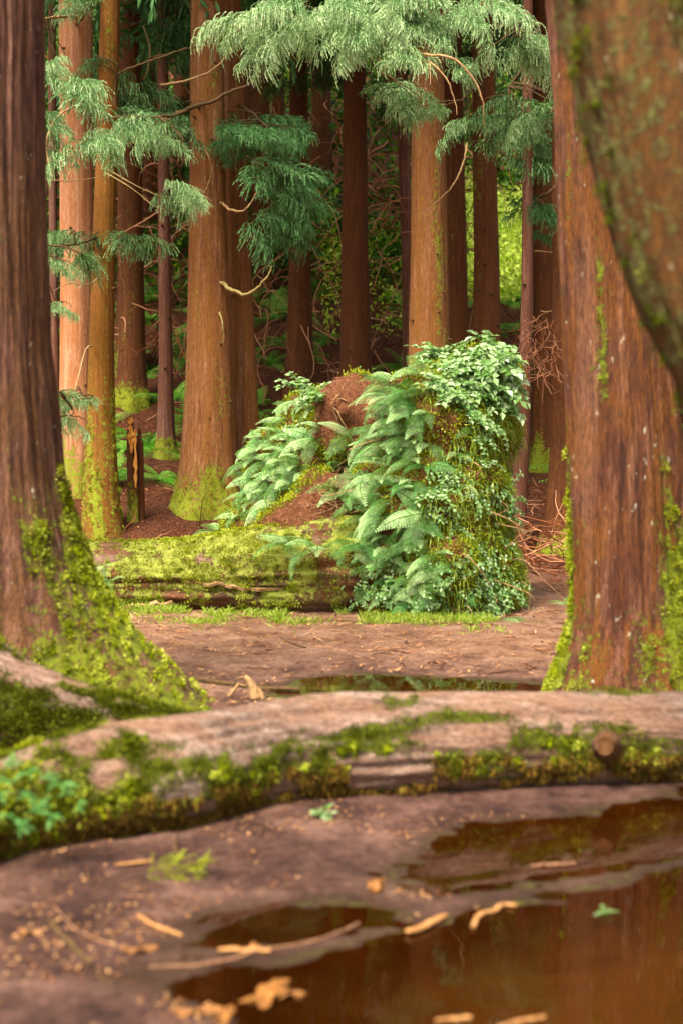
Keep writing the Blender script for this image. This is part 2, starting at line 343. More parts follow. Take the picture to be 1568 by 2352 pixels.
# ------------------------------------------------------------------ cryptomeria sprays
def spray(L, nb, seed, droop=1.0, step=.022, needle=.016, fine=True):
    """one drooping spray, stem along +X; returns verts, tris, tint"""
    g = np.random.default_rng(seed)
    pts = []; dr = []; ln = []; wd = []; tn = []
    def strand(p, d, n, bright):
        nonlocal pts, dr, ln, wd, tn
        p = p.copy(); d = d.copy()
        for k in range(n):
            u = k / n
            d = norm(d + np.array((0, 0, -.20 * droop)) + g.normal(size=3) * .07)
            if fine:
                for q in range(3):
                    nd = norm(d * .9 + norm(g.normal(size=3)) * .75)
                    pts.append(p + d * step * q / 3); dr.append(nd); ln.append(needle * 1.25 * (1.15 - .5 * u)); wd.append(.0075); tn.append(bright + .35 * u + g.normal() * .1)
                pts.append(p); dr.append(d); ln.append(step * 1.9); wd.append(.013); tn.append(bright + .25 * u)
            else:
                nd = norm(d + norm(g.normal(size=3)) * .35)
                pts.append(p); dr.append(nd); ln.append(step * 2.0); wd.append(.05); tn.append(bright + .4 * u + g.normal() * .1)
            p = p + d * step
    main = []
    for k in range(nb):
        u = (k + .5) / nb
        base = np.array((L * u, .02 * math.sin(k), .06 * L * math.sin(u * 2.2) - .22 * droop * L * u * u))
        main.append(base)
        for s in (-1, 1):
            a = R(g.uniform(30, 70)) * s
            bd = np.array((math.cos(a), math.sin(a), g.uniform(-.05, .35)))
            bl = L * (.42 - .28 * u) * g.uniform(.7, 1.2) + .03
            ns = 4 if fine else 2
            for q in range(ns):
                v = (q + .3) / ns
                bp = base + bd * bl * v + np.array((0, 0, -.25 * droop * bl * v * v))
                dd = norm(bd * .8 + np.array((.3, 0, -.15)) + g.normal(size=3) * .35)
                strand(bp, dd, int((g.uniform(.08, .24) * (L / .6) ** .5) / step) + 2, g.uniform(.05, .45) + .15 * v)
    for q in range(4): strand(main[-1], norm(np.array((1, 0, 0)) + g.normal(size=3) * .3), 6, .5)
    v, f, t = leaves(pts, dr, np.array(ln), np.array(wd), np.clip(tn, 0, 1), g=g)
    m_ = np.array(main); sa, sb = m_[:-1], m_[1:]; v2, f2, t2 = leaves(np.vstack((sa, sa)), np.vstack((sb - sa, sb - sa + (0, .01, 0))), L / nb * 1.9, .012, np.full(2 * len(sa), .05), g=g)
    return np.vstack((v, v2)), np.vstack((f, f2 + len(v))), np.concatenate((t, t2))
SPR = [spray(.62, 9, 100 + k, droop=(.6, 1.0, 1.4, .8, 1.7)[k]) for k in range(5)]
def rot_xyz(yaw, pitch, roll):
    return np.array((Matrix.Rotation(yaw, 3, 'Z') @ Matrix.Rotation(pitch, 3, 'Y') @ Matrix.Rotation(roll, 3, 'X')))
def add_spray(mb, p, yaw, pitch=0., roll=0., sc=1., k=None, tshift=0.):
    v, f, t = SPR[k if k is not None else random.randrange(5)]
    mb.add((v * sc) @ rot_xyz(yaw, pitch, roll).T + p, f, np.clip(t + tshift, 0, 1))

# low-detail crowns for the tops of the trees (mostly above the frame)
def crown_mesh(name, seed, h, r, n, mat):
    g = np.random.default_rng(seed); mb = MB(); lo = [spray(1.3, 5, 900 + seed * 7 + q, 1.0, step=.11, fine=False) for q in range(4)]
    for q in range(n):
        z = g.random() ** .8 * h; rr = r * (1 - .75 * z / h) * g.uniform(.15, 1.0); a = g.uniform(0, 2 * math.pi)
        v, f, t = lo[q % 4]
        s = g.uniform(.8, 1.4)
        mb.add((v * s) @ rot_xyz(a + g.normal() * .3, g.uniform(-.1, .5), g.normal() * .3).T + (rr * math.cos(a), rr * math.sin(a), z), f, np.clip(t + g.normal() * .15, 0, 1))
    return mb.build(name, mat, link=False).data
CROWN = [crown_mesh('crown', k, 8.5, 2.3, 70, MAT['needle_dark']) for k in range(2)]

# ------------------------------------------------------------------ trunks
def trunk_geo(lv, Yd, top, seg=48, dz=.12, fis=.05, flare=.0, seed=0, moss=None, bend=0.0, power=2.0, knots=5, Yfun=None):
    """lv: (py, cx, rl, rr) px rows from top to bottom. Returns verts, faces, moss, base"""
    rows = []
    for (py, cx, rl, rr) in lv:
        Yq = Yd if Yfun is None else Yfun(py)
        p = P(cx, py, Yq); k = Yq / F
        rows.append((p[2], p[0], Yq, rl * k, rr * k))
    rows = np.array(rows)[::-1]                       # ascending z
    bz = gz(rows[0, 1], rows[0, 2])
    zt = rows[-1, 0]
    d = (rows[-1] - rows[-2]) / (rows[-1, 0] - rows[-2, 0]) if bend == 0 else np.array((1, bend, 0, 0, 0))
    if top > zt:
        e = rows[-1].copy(); e[0] = top; e[1] += d[1] * (top - zt); e[2] += d[2] * (top - zt) * .5; e[3] *= .55; e[4] *= .55; rows = np.vstack((rows, e))
    e = rows[0].copy(); e[0] = min(rows[0, 0], bz) - .25; e[3] *= 1.06; e[4] *= 1.06; rows = np.vstack((e, rows))
    z = np.concatenate((np.arange(rows[0, 0], min(zt + .5, top), dz), np.arange(min(zt + .5, top), top, dz * 4), [top]))
    q = np.stack([np.interp(z, rows[:, 0], rows[:, c]) for c in range(1, 5)], 1)
    ker = np.ones(5) / 5                               # soften the joints between measured rows
    for c in range(4):
        pad = np.pad(q[:, c], 2, mode='reflect', reflect_type='odd'); q[:, c] = np.convolve(pad, ker, 'valid')
    th = np.arange(seg) * 2 * math.pi / seg
    c_, s_ = np.cos(th), np.sin(th)
    rl, rr = q[:, 2][:, None], q[:, 3][:, None]
    mn = np.minimum(rl, rr)
    r = np.where(c_[None] >= 0, mn + (rr - mn) * np.abs(c_[None]) ** power, mn + (rl - mn) * np.abs(c_[None]) ** power)
    Zm = z[:, None] + 0 * th[None]
    cs, sn = np.broadcast_to(c_, Zm.shape), np.broadcast_to(s_, Zm.shape)
    hb = Zm - bz
    fs = fbm(cs * 5.5 + seed, sn * 5.5, Zm * .55, seed, 4)
    rid = 1 - np.abs(fbm(cs * 9 + seed, sn * 9, Zm * .8, seed + 5, 3)) * 2
    r = r * (1 + fis * (fs * .9 + rid * .55) + .03 * vn(Zm * .7, cs, sn, seed + 3))
    if seg > 100: r = r * (1 + fis * .55 * (1 - 2 * np.abs(fbm(cs * 20, sn * 20, Zm * 1.3, seed + 8, 3))))
    if flare:
        lob = .5 + .5 * np.cos(th[None] * 5 + seed) + .3 * np.cos(th[None] * 3 + seed * 2)
        r = r * (1 + flare * np.exp(-np.maximum(hb, 0) / .28) * (.35 + lob))
    v = np.stack((q[:, 0][:, None] + r * cs, q[:, 1][:, None] + r * sn, Zm), -1).reshape(-1, 3)
    n = len(z); i = np.arange(n - 1)[:, None] * seg; j = np.arange(seg)[None]; k = (j + 1) % seg
    f = np.stack((i + j, i + k, i + seg + k, i + seg + j), -1).reshape(-1, 4)
    mo = np.zeros(Zm.shape) if moss is None else moss(hb, th[None] + 0 * Zm, fbm(cs * 2.2, sn * 2.2, Zm * 1.6, seed + 9, 4))
    b = np.array((np.interp(bz, z, q[:, 0]), np.interp(bz, z, q[:, 1]), bz))
    nr = np.stack((cs, sn, .25 + 0 * cs), -1).reshape(-1, 3)
    def at(zz): return np.array((np.interp(zz, z, q[:, 0]), np.interp(zz, z, q[:, 1]), zz)), float(np.interp(zz, z, q[:, 3]))
    return v, f, np.clip(mo, 0, 1).ravel(), b, norm(nr), at
def moss_tufts(v, nrm, mo, n, R0, blade, mat, name, parent, down=.0, g=rng, thr=.45, wfac=.34, per=40, front=True):
    """clumps of short moss leaves on the mossy part of a surface"""
    wgt = np.where(mo > thr, mo, 0)
    if front: wgt = wgt * (nrm[:, 1] < .35)
    if wgt.sum() == 0: return None
    idx = g.choice(len(v), n, p=wgt / wgt.sum())
    c = v[idx]; nn = nrm[idx]; rad = R0 * g.uniform(.4, 1.3, n)
    C = np.repeat(c, per, 0); N = np.repeat(nn, per, 0); RR = np.repeat(rad, per)[:, None]
    o = norm(g.normal(size=(n * per, 3))); o = o - N * np.sum(o * N, 1, keepdims=True) * .75
    u = g.random((n * per, 1)) ** .6
    p = C + o * RR * u + N * RR * .32 * (1 - u)
    d = norm(N + o * .9 * u + g.normal(size=N.shape) * .35 + np.array((0, 0, -down)))
    L = blade * g.uniform(.5, 1.4, n * per)
    t = np.clip(np.repeat(g.uniform(.1, .8, n), per) + g.normal(size=n * per) * .15, 0, 1)
    mb = MB(); mb.add(*leaves(p, d, L, L * wfac, t, g=g))
    return mb.build(name, mat, parent)
def knot_scars(at, r_side, zs, parent, mat, n=8, g=rng):
    for _ in range(n):
        mb = MB()
        z = g.uniform(*zs); c, r = at(z); a = g.uniform(R(200), R(340))
        d = np.array((math.cos(a), math.sin(a), g.uniform(-.2, .5)))
        p0 = c + d * np.array((1, 1, 0)) * r * .9; l = r + g.uniform(.02, .10)
        pts = [p0, p0 + d * .04, p0 + d * (g.uniform(.05, .10)) + np.array((0, 0, -.01))]
        mb.add(*tube(pts, [.022, .016, .007], 6)); mb.build('branch_stub', mat, parent, smooth=True)

def ms(hi=1.2, amt=1.0, side=None, base=.0):
    def f(h, th, n):
        m = amt * sst(hi, hi * .05, h) + n * .55 + base
        if side is not None: m = m + .2 * np.cos(th - side) - .08
        return np.minimum(m, .72) * (h > -1)
    return f
TREES = {}
def tree(key, label, lv, Yd, top, mat, moss=None, crown=None, stubs=0, tuft=0, group=None, tuftmat='moss', cat='tree', **kw):
    v, f, mo, b, nr, at = trunk_geo(lv, Yd, top, moss=moss, **kw)
    e = empty('tree', b, label, cat, group)
    mb = MB(); mb.add(v, f)
    mb.build('trunk', MAT[mat], e, smooth=True, attrs=dict(moss=mo))
    if tuft: moss_tufts(v, nr, mo, tuft, .042, .017, MAT[tuftmat], 'moss', e)
    if stubs: knot_scars(at, 0, (b[2] + 1.0, b[2] + 7), e, MAT['twig_dark'], stubs)
    if crown is not None:
        zc, rc = at(top - .2)
        o = bpy.data.objects.new('crown', CROWN[len(TREES) % 2]); COL.objects.link(o); o.parent = e
        c0, c1, s = crown; o.location = Vector(at(c0)[0]) - Vector(b); o.rotation_euler = (0, 0, random.uniform(0, 6)); o.scale = (s, s, s * c1)
    TREES[key] = (e, at); return e

# near trees
tree('A', 'big dark mossy tree at the left edge, its root running down to the right',
     [(0, -45, 133, 133), (400, -42, 137, 138), (800, -35, 142, 144), (950, -33, 150, 163), (1100, -30, 165, 170), (1200, -28, 180, 192), (1300, -28, 200, 222), (1400, -28, 220, 276), (1480, -28, 240, 338), (1560, -28, 260, 425), (1640, -28, 280, 510), (1700, -28, 290, 560)],
     7.6, 13, 'bark_left', seg=260, dz=.03, fis=.06, seed=3, power=2.6, moss=lambda h, th, n: np.minimum(.72 * sst(1.75, .25, h) + .9 * n - .08 + .12 * np.cos(th) * (h < 1), .74), tuft=1500)
tree('D', 'upright reddish tree on the right with orange streaked bark and mossy foot',
     [(0, 1390, 125, 100), (200, 1396, 116, 100), (500, 1402, 112, 100), (700, 1410, 110, 104), (900, 1425, 117, 115), (1100, 1437, 125, 130), (1300, 1446, 128, 150), (1400, 1452, 134, 170), (1480, 1455, 156, 190), (1550, 1458, 184, 205), (1620, 1460, 226, 240)],
     8.15, 12, 'bark_red', seg=240, dz=.03, fis=.07, seed=11, power=2, moss=lambda h, th, n: .74 * sst(1.25, .1, h) + .9 * n - .08 + .38 * np.clip(np.cos(th - .3), 0, 1) * sst(1.9, .6, h) + .35 * np.exp(-((np.cos(th)+1)/.02)**2) * (n > 0), tuft=700)
tree('E', 'thick leaning trunk in the top right corner, brown bark with grey green moss',
     [(-120, 1405, 150, 150), (0, 1440, 154, 154), (150, 1480, 160, 160), (300, 1520, 166, 166), (450, 1564, 170, 170), (600, 1612, 176, 176), (700, 1655, 180, 180), (800, 1712, 186, 186), (900, 1770, 190, 190), (1100, 1850, 196, 196), (1350, 1930, 205, 205), (1700, 2020, 230, 230), (2060, 2090, 280, 280)],
     4.6, 9.5, 'bark_lean', seg=140, dz=.03, fis=.07, seed=21, power=1, moss=lambda h, th, n: .47 + n * .30, tuft=500, tuftmat='moss_dark')

FT = lambda lst: [(y, (a + b) / 2, (b - a) / 2, (b - a) / 2) for y, a, b in lst]
BG = 'cedars standing behind the root mound'
CR = (7.5, 1.0, 1.0)
tree('T1', 'pale orange pink trunk nearest the left tree, dotted with branch scars', FT([(0, 138, 210), (300, 140, 212), (600, 141, 214), (900, 139, 214), (1100, 132, 215), (1235, 120, 222)]), 19.6, 15, 'bark_pale', moss=ms(1.0, .8), crown=CR, stubs=9, flare=.1, seed=31)
tree('T2', 'olive brown mossy trunk overlapping the pale pink one on the left', FT([(0, 233, 276), (250, 226, 272), (500, 216, 266), (800, 206, 262), (1000, 200, 266), (1150, 194, 275), (1262, 183, 290)]), 18.0, 15, 'bark_olive', moss=ms(2.6, .42, base=.16), crown=CR, stubs=3, seed=32, tuft=150, seg=72, dz=.06)
tree('T3', 'brown trunk on the slope with a green mossy foot, left of the thinnest one', FT([(0, 284, 320), (400, 281, 326), (800, 275, 334), (930, 268, 340)]), 24.5, 16, 'bark_dark', moss=ms(.5, 1.1, side=R(260)), crown=(8, 1.0, 1.0), flare=.25, seed=33, tuft=60)
tree('T4', 'slim straight brown trunk with a mossy foot above the broken stump', FT([(0, 362, 386), (400, 364, 390), (800, 366, 397), (1000, 362, 402), (1065, 356, 412)]), 22.3, 15, 'bark_pink', moss=ms(.5, 1.2), crown=(8.5, .9, .9), flare=.2, seed=34, tuft=60, stubs=3)
tree('T5', 'stout straight orange brown trunk in the left centre, moss around its base', FT([(0, 440, 514), (250, 438, 516), (500, 437, 520), (800, 432, 532), (1000, 422, 542), (1120, 412, 550), (1200, 402, 562)]), 19.2, 16, 'bark_orange', moss=ms(.9, .75, base=.1), crown=CR, stubs=12, flare=.22, seed=35, seg=80, dz=.06, tuft=160)
tree('T6', 'orange brown trunk tucked close behind the stout one, moss on its right side', FT([(0, 508, 552), (300, 513, 562), (600, 520, 576), (900, 528, 592), (1100, 530, 604), (1190, 522, 612)]), 19.9, 15, 'bark_orange', moss=ms(1.2, .5, side=0., base=.05), crown=CR, stubs=6, flare=.15, seed=36)
tree('T7', 'dark brown trunk with green moss on its edges, left of the root mound top', FT([(0, 666, 704), (300, 666, 707), (600, 665, 714), (800, 658, 720), (900, 650, 726)]), 24.0, 16, 'bark_dark', moss=ms(1.6, .35, side=0., base=.05), crown=(8.2, 1, 1), flare=.2, seed=37, stubs=4)
tree('T8', 'smooth dark brown trunk rising right above the middle of the root mound', FT([(0, 790, 836), (300, 788, 841), (600, 785, 845), (850, 780, 852), (950, 776, 858)]), 22.5, 16, 'bark_dark', crown=(8.2, 1, 1), flare=.15, seed=38, stubs=5)
tree('T9', 'thin dark trunk half hidden behind the left side of the stout right centre trunk', FT([(0, 900, 926), (300, 912, 936), (600, 922, 948), (900, 926, 954)]), 24.5, 15, 'bark_pink', crown=(8.5, 1, .9), seed=39)
tree('T10', 'stout orange brown trunk right of centre with a dangling bare twig', FT([(0, 948, 1016), (300, 946, 1020), (600, 942, 1026), (900, 938, 1034), (1100, 930, 1044)]), 19.0, 16, 'bark_orange', moss=ms(2.8, .45, side=R(330), base=.14), crown=CR, stubs=8, seed=40, seg=72, dz=.06)
tree('T11', 'dim brown trunk just right of the stout trunk with the dangling twig', FT([(0, 1016, 1056), (300, 1020, 1063), (600, 1026, 1070), (900, 1030, 1078)]), 21.5, 15, 'bark_dark', moss=ms(1.6, .2, side=R(200), base=.0), crown=(8, 1, 1), seed=41)
tree('T12', 'knobbly brown trunk above the right shoulder of the mound, bright clearing on both sides', FT([(0, 1080, 1130), (300, 1084, 1137), (600, 1087, 1143), (900, 1083, 1150)]), 20.5, 16, 'bark_dark', moss=ms(1.4, .2, side=R(200), base=.12), crown=CR, stubs=12, flare=.1, seed=42)
tree('T13', 'slim greyish pink trunk right of the mound draped with reddish dead twigs', FT([(0, 1200, 1222), (300, 1199, 1222), (700, 1196, 1222), (950, 1185, 1216), (1200, 1170, 1208)]), 17.5, 14, 'bark_pink', crown=(8, .9, .9), seed=43, stubs=5)
tree('T14', 'very dark trunk between the slim pink one and the right hand trees', FT([(0, 1222, 1262), (300, 1224, 1266), (700, 1225, 1270), (1060, 1215, 1282)]), 21.5, 15, 'bark_dark', moss=ms(.8, .9, side=R(230)), crown=(8, 1, 1), flare=.15, seed=44, tuft=30)
tree('T15', 'brown trunk with spreading foot partly hidden by the reddish right tree', FT([(0, 1262, 1292), (300, 1266, 1297), (700, 1268, 1304), (1000, 1264, 1310), (1150, 1254, 1318), (1262, 1236, 1334)]), 17.4, 14, 'bark_dark', moss=ms(.5, .6), crown=(8, 1, 1), flare=.25, seed=45)
tree('T16', 'slender pink brown sapling trunk between the left tree and the pale trunk', FT([(0, 112, 128), (340, 112, 130), (700, 115, 134), (900, 118, 138), (1150, 118, 142)]), 21.5, 12, 'bark_pink', crown=(8.5, .8, .7), seed=46)
# trees higher up the slope, dim between the front row
g2 = np.random.default_rng(5)
slope_px = [(300, 60, 26), (175, 58, 31), (345, 44, 33), (600, 44, 30), (640, 30, 34), (735, 40, 37), (740, 42, 38), (1240, 36, 30), (1300, 40, 33), (60, 60, 28), (1400, 60, 27), (1500, 60, 31), (-150, 60, 24), (1650, 60, 25), (-300, 60, 29), (1850, 60, 30), (420, 40, 38), (560, 40, 41), (-60, 50, 35), (1000, 40, 42)]
for k, (px, wpx, Yd) in enumerate(slope_px):
    nocrown = 860 < px < 1310 and Yd > 29
    xw = P(px, 500, Yd)[0]; zb = gz(xw, Yd); yb = 1000 + (CAMZ - zb) / Yd * F
    hid = px < 90 or px > 1290
    tree('S%d' % k, 'tree outside the view at the forest edge' if (px < -10 or px > 1568) else 'dim trunk higher up the shaded slope, seen between the nearer trunks',
         FT([(-200, px - wpx * .38, px + wpx * .38), (yb - 150, px - wpx * .5, px + wpx * .5), (yb, px - wpx * .6, px + wpx * .6)]), Yd, zb + 15, 'bark_dark', moss=ms(1, .5),
         crown=None if nocrown else (zb + 4.5 + 2 * g2.random(), 1.1, 1.25), group='trees up the slope', seed=60 + k, seg=20, dz=.4)

# ------------------------------------------------------------------ branches with hanging foliage
def branch(key, pts, rad, sprays, mat='twig_dark', fol='needle', yawj=.8, tsh=0., stem=True, name='branch', sc=1.0, n=22, spread=.25):
    """pts (px,py,Y): the limb; sprays: number hung from its outer part, or list of (px,py,Y,yawdeg,scale)"""
    e, at = TREES[key]
    w_ = spline([P(*q) for q in pts], n)
    mb = MB(); mb.add(*tube(w_ + rng.normal(size=w_.shape) * rad * .25, np.linspace(rad, rad * .3, n), 7))
    b = mb.build(name, MAT[mat], e, smooth=True)
    if sprays:
        fb = MB(); tw = MB()
        if isinstance(sprays, int):
            lst = []
            for k in range(sprays):
                t = .3 + .7 * (k + rng.random()) / sprays; i = min(int(t * (n - 1)), n - 2)
                d = w_[i + 1] - w_[i]; yaw = math.atan2(d[1], d[0]) + rng.normal() * yawj
                lst.append((w_[i] + rng.normal(size=3) * np.array((spread, spread, spread * .4)), yaw, sc * rng.uniform(.7, 1.15)))
        else: lst = [(P(a, b_, c), R(d), s) for a, b_, c, d, s in sprays]
        for p, yaw, s in lst:
            add_spray(fb, p, yaw, rng.uniform(-.1, .55), rng.normal() * .25, s, tshift=tsh + rng.normal() * .07)
            j = np.argmin(np.linalg.norm(w_ - p, axis=1))
            dirv = np.array((math.cos(yaw), math.sin(yaw), -.1))
            if np.linalg.norm(w_[j] - p) > .6: continue
            mid = (w_[j] + p) / 2 + np.array((0, 0, .03))
            tw = MB(); tw.add(*tube(spline([w_[j], mid, p, p + dirv * .35 * s, p + dirv * .5 * s - np.array((0, 0, .05))], 8), np.linspace(.008, .003, 8), 4)); tw.build('twig', MAT['twig_dark'], b, smooth=True)
        fb.build('foliage', MAT[fol], b)
    return b
def fill(x0, x1, y0, y1, Yd, n, sc=1., yaw=(0, 360), dy=.8, poly=None):
    o = []
    while len(o) < n * .8:
        x, y = rng.uniform(x0, x1), rng.uniform(y0, y1)
        if poly is not None and sdpoly(np.array([float(x)]), np.array([float(y)]), np.array(poly, float))[0] > 0: continue
        yw = rng.uniform(*yaw); D = Yd + rng.uniform(-dy, dy); ss = sc * rng.uniform(.75, 1.3)
        for k in range(min(3, n)):
            o.append((x + rng.normal() * 16, y + rng.normal() * 7, D + rng.normal() * .12, yw + rng.normal() * 35, ss * rng.uniform(.7, 1.1)))
    return o
# great pale spray across the top, hanging from the stout right centre tree
branch('T10', [(985, -120, 18.6), (900, -60, 17), (760, -20, 16), (640, 20, 15.3), (540, 75, 15)], .035, fill(0, 0, 0, 0, 1, 0) +
       fill(520, 1000, -30, 130, 15.2, 60, .8, (130, 260), poly=[(500, 90), (540, 40), (700, -40), (1000, -40), (1000, 130), (850, 120), (720, 150), (640, 120), (560, 90)]), tsh=.27)
branch('T10', [(990, -120, 18.6), (1040, -60, 17), (1100, -10, 16), (1180, 20, 15.5), (1240, 60, 15.2)], .03,
       fill(840, 1260, -40, 140, 15.4, 54, .8, (-80, 260), poly=[(840, -40), (1270, -40), (1265, 60), (1220, 120), (1130, 120), (1000, 90), (860, 110)]), tsh=.2)
branch('T10', [(960, 60, 18.8), (930, 90, 17.5), (900, 120, 16.5), (880, 170, 16.2)], .025, fill(825, 1010, 150, 250, 16.2, 11, .7, (150, 300)) , tsh=.10)
branch('T12', [(1110, 60, 20.4), (1100, 120, 18.5), (1080, 180, 17), (1060, 230, 16.5)], .025, fill(980, 1130, 140, 280, 16.6, 11, .7, (180, 330)), tsh=.06)
branch('T12', [(1115, 330, 20.4), (1150, 350, 19.5), (1180, 370, 18.6)], .02, fill(1140, 1290, 330, 410, 18.5, 14, .8, (-60, 60)), fol='needle', tsh=-.15)
branch('T13', [(1210, 120, 17.4), (1195, 160, 17.2), (1165, 200, 17)], .02, fill(1140, 1290, 160, 330, 17.2, 20, .8, (-90, 200)), fol='needle', tsh=-.12)
branch('T15', [(1280, 200, 17.3), (1275, 230, 17), (1260, 270, 16.8)], .02, fill(1235, 1285, 250, 340, 16.5, 9, .7, (150, 260)), tsh=.05)
branch('T15', [(1285, 420, 17.3), (1260, 440, 17.2), (1240, 450, 17)], .015, fill(1215, 1280, 420, 560, 17.8, 8, .7, (150, 300)), fol='needle_dark')
# left side
branch('T5', [(470, 235, 19.0), (410, 262, 18), (360, 268, 17), (260, 270, 16.5), (205, 300, 16.2)], .022, fill(190, 400, 270, 345, 16.4, 26, .7, (140, 300)), tsh=.12)
branch('T5', [(440, 300, 19.2), (300, 330, 18), (200, 330, 17), (150, 420, 16.6)], .012, fill(340, 430, 400, 450, 16.2, 9, .68, (-80, 120)), mat='twig', tsh=.18)
branch('T2', [(225, 545, 17.9), (180, 560, 17.2), (130, 565, 16.8), (100, 563, 16.6)], .018, fill(150, 310, 505, 580, 16.9, 14, .66, (-60, 200)), tsh=-.04)
branch('T2', [(250, 190, 18), (290, 160, 17.8), (360, 135, 17.5), (430, 110, 17.2)], .018, fill(220, 400, 130, 270, 17.8, 24, .8, (-60, 200)), tsh=-.18)
branch('T1', [(175, 40, 19.5), (140, 38, 17), (100, 42, 15)], .02, fill(92, 140, 0, 210, 15.2, 12, .8, (200, 330)), mat='twig', tsh=.12)
branch('T1', [(175, 60, 19.5), (205, 20, 18), (215, -20, 17.4)], .015, fill(195, 225, -40, 20, 17.4, 4, .6, (200, 330)), tsh=.1)
branch('T16', [(120, 235, 21.4), (110, 330, 19), (105, 430, 17)], .015, fill(92, 125, 230, 560, 17, 12, .6, (-60, 60)), tsh=.0)
branch('T16', [(120, 700, 21.4), (108, 650, 15), (100, 640, 12)], .010, fill(85, 118, 590, 700, 12.5, 6, .42, (-30, 40)), tsh=.15)
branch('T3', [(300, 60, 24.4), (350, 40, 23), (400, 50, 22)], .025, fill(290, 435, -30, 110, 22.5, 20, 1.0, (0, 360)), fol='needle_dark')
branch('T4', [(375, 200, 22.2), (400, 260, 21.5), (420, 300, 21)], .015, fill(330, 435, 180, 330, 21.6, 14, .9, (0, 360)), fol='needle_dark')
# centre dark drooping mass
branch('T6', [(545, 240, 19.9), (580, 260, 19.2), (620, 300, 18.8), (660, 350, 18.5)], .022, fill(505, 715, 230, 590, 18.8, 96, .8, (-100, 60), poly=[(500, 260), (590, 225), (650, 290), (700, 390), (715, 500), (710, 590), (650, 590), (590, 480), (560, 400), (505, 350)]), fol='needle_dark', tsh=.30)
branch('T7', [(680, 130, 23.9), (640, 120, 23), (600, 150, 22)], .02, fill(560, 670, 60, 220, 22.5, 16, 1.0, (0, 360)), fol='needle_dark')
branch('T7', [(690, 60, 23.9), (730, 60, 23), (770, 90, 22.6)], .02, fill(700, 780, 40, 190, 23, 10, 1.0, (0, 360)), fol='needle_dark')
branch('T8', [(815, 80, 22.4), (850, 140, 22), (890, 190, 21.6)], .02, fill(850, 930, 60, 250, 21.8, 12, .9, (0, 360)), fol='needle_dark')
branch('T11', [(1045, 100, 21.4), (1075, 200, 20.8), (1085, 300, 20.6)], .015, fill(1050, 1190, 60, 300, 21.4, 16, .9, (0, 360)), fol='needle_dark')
branch('T10', [(985, -100, 18.7), (975, -60, 17), (960, -20, 15.6)], .03, fill(700, 1060, -50, 70, 14.9, 30, .8, (150, 330)), tsh=.22)
# low pale sprig in front of the olive trunk
branch('T2', [(213, 795, 17.8), (200, 800, 14), (185, 850, 12.2), (172, 905, 11.6), (168, 940, 11.4)], .011, fill(125, 215, 885, 960, 11.5, 12, .42, (-60, 240), dy=.3), mat='twig', tsh=.2)
# bare limbs and twigs
for key, pts, r, mt in [
    ('T5', [(405, 262, 18.4), (450, 245, 18.3), (510, 222, 18.2), (570, 190, 18.1), (612, 150, 18)], .034, 'twig_dark'),
    ('T5', [(370, 195, 18.6), (430, 185, 18.4), (490, 160, 18.3), (535, 110, 18.2), (550, 80, 18.2)], .018, 'twig'),
    ('T5', [(340, 135, 18.7), (400, 120, 18.6), (450, 108, 18.5), (490, 92, 18.6)], .015, 'twig_dark'),
    ('T2', [(235, 245, 17.8), (190, 240, 17.4), (140, 262, 17.1), (108, 320, 16.9), (112, 370, 16.8), (122, 405, 16.7)], .016, 'twig'),
    ('T5', [(508, 650, 19.0), (530, 665, 18.8), (560, 676, 18.7), (590, 662, 18.6), (612, 636, 18.5), (628, 608, 18.5)], .030, 'branch_moss'),
    ('T5', [(508, 465, 19.0), (530, 482, 18.8), (560, 484, 18.6), (580, 462, 18.6), (592, 438, 18.6)], .020, 'twig'),
    ('T5', [(458, 340, 19.0), (478, 355, 18.8), (485, 400, 18.7), (470, 440, 18.7), (446, 456, 18.8)], .010, 'twig'),
    ('T6', [(555, 290, 19.6), (590, 292, 19.2), (620, 270, 19), (625, 230, 19)], .022, 'twig_dark'),
    ('T10', [(915, 125, 16), (980, 126, 14.6), (1040, 135, 14.3), (1085, 180, 14.3), (1108, 235, 14.3), (1110, 290, 14.4)], .017, 'twig'),
    ('T10', [(940, 112, 16), (985, 140, 14.6), (1020, 175, 14.4), (1040, 220, 14.4), (1048, 262, 14.4)], .013, 'twig'),
    ('T10', [(975, 105, 15), (985, 150, 14.5), (988, 195, 14.4)], .011, 'twig'),
    ('T10', [(1072, 330, 17.5), (1062, 375, 17.2), (1040, 425, 17.1), (1005, 462, 17), (970, 489, 17)], .014, 'twig'),
    ('T10', [(960, 250, 18.8), (985, 262, 18.4), (1012, 262, 18.2), (1022, 232, 18.2)], .010, 'twig'),
    ('T1', [(100, 45, 17), (140, 40, 17.5), (180, 36, 18.2), (215, 22, 19)], .016, 'twig'),
    ('T2', [(100, 412, 17), (150, 416, 17.2), (200, 412, 17.4), (250, 400, 17.7)], .010, 'twig'),
    ('T2', [(225, 640, 17.8), (200, 655, 17.2), (160, 652, 17), (125, 668, 16.8)], .011, 'twig'),
    ('T2', [(240, 395, 17.7), (300, 430, 17.3), (350, 470, 17), (380, 482, 16.9)], .008, 'branch_moss'),
    ('T2', [(250, 390, 17.7), (320, 430, 17.3), (370, 450, 17.1), (410, 452, 17)], .007, 'branch_moss'),
    ('T4', [(330, 60, 22.2), (345, 110, 21.5), (340, 160, 21.2), (330, 185, 21.1)], .010, 'twig'),
    ('T15', [(1225, 577, 17.6), (1250, 578, 17.5), (1290, 585, 17.4)], .011, 'twig'),
    ('T15', [(1240, 715, 17.6), (1262, 715, 17.5), (1290, 702, 17.4)], .008, 'twig'),
    ('T12', [(1105, 262, 20.3), (1118, 250, 20), (1124, 225, 20)], .012, 'twig_dark'),
    ('T5', [(505, 715, 19.0), (512, 745, 18.8), (516, 785, 18.8)], .014, 'branch_moss'),
]:
    branch(key, pts, r, 0, mat=mt)

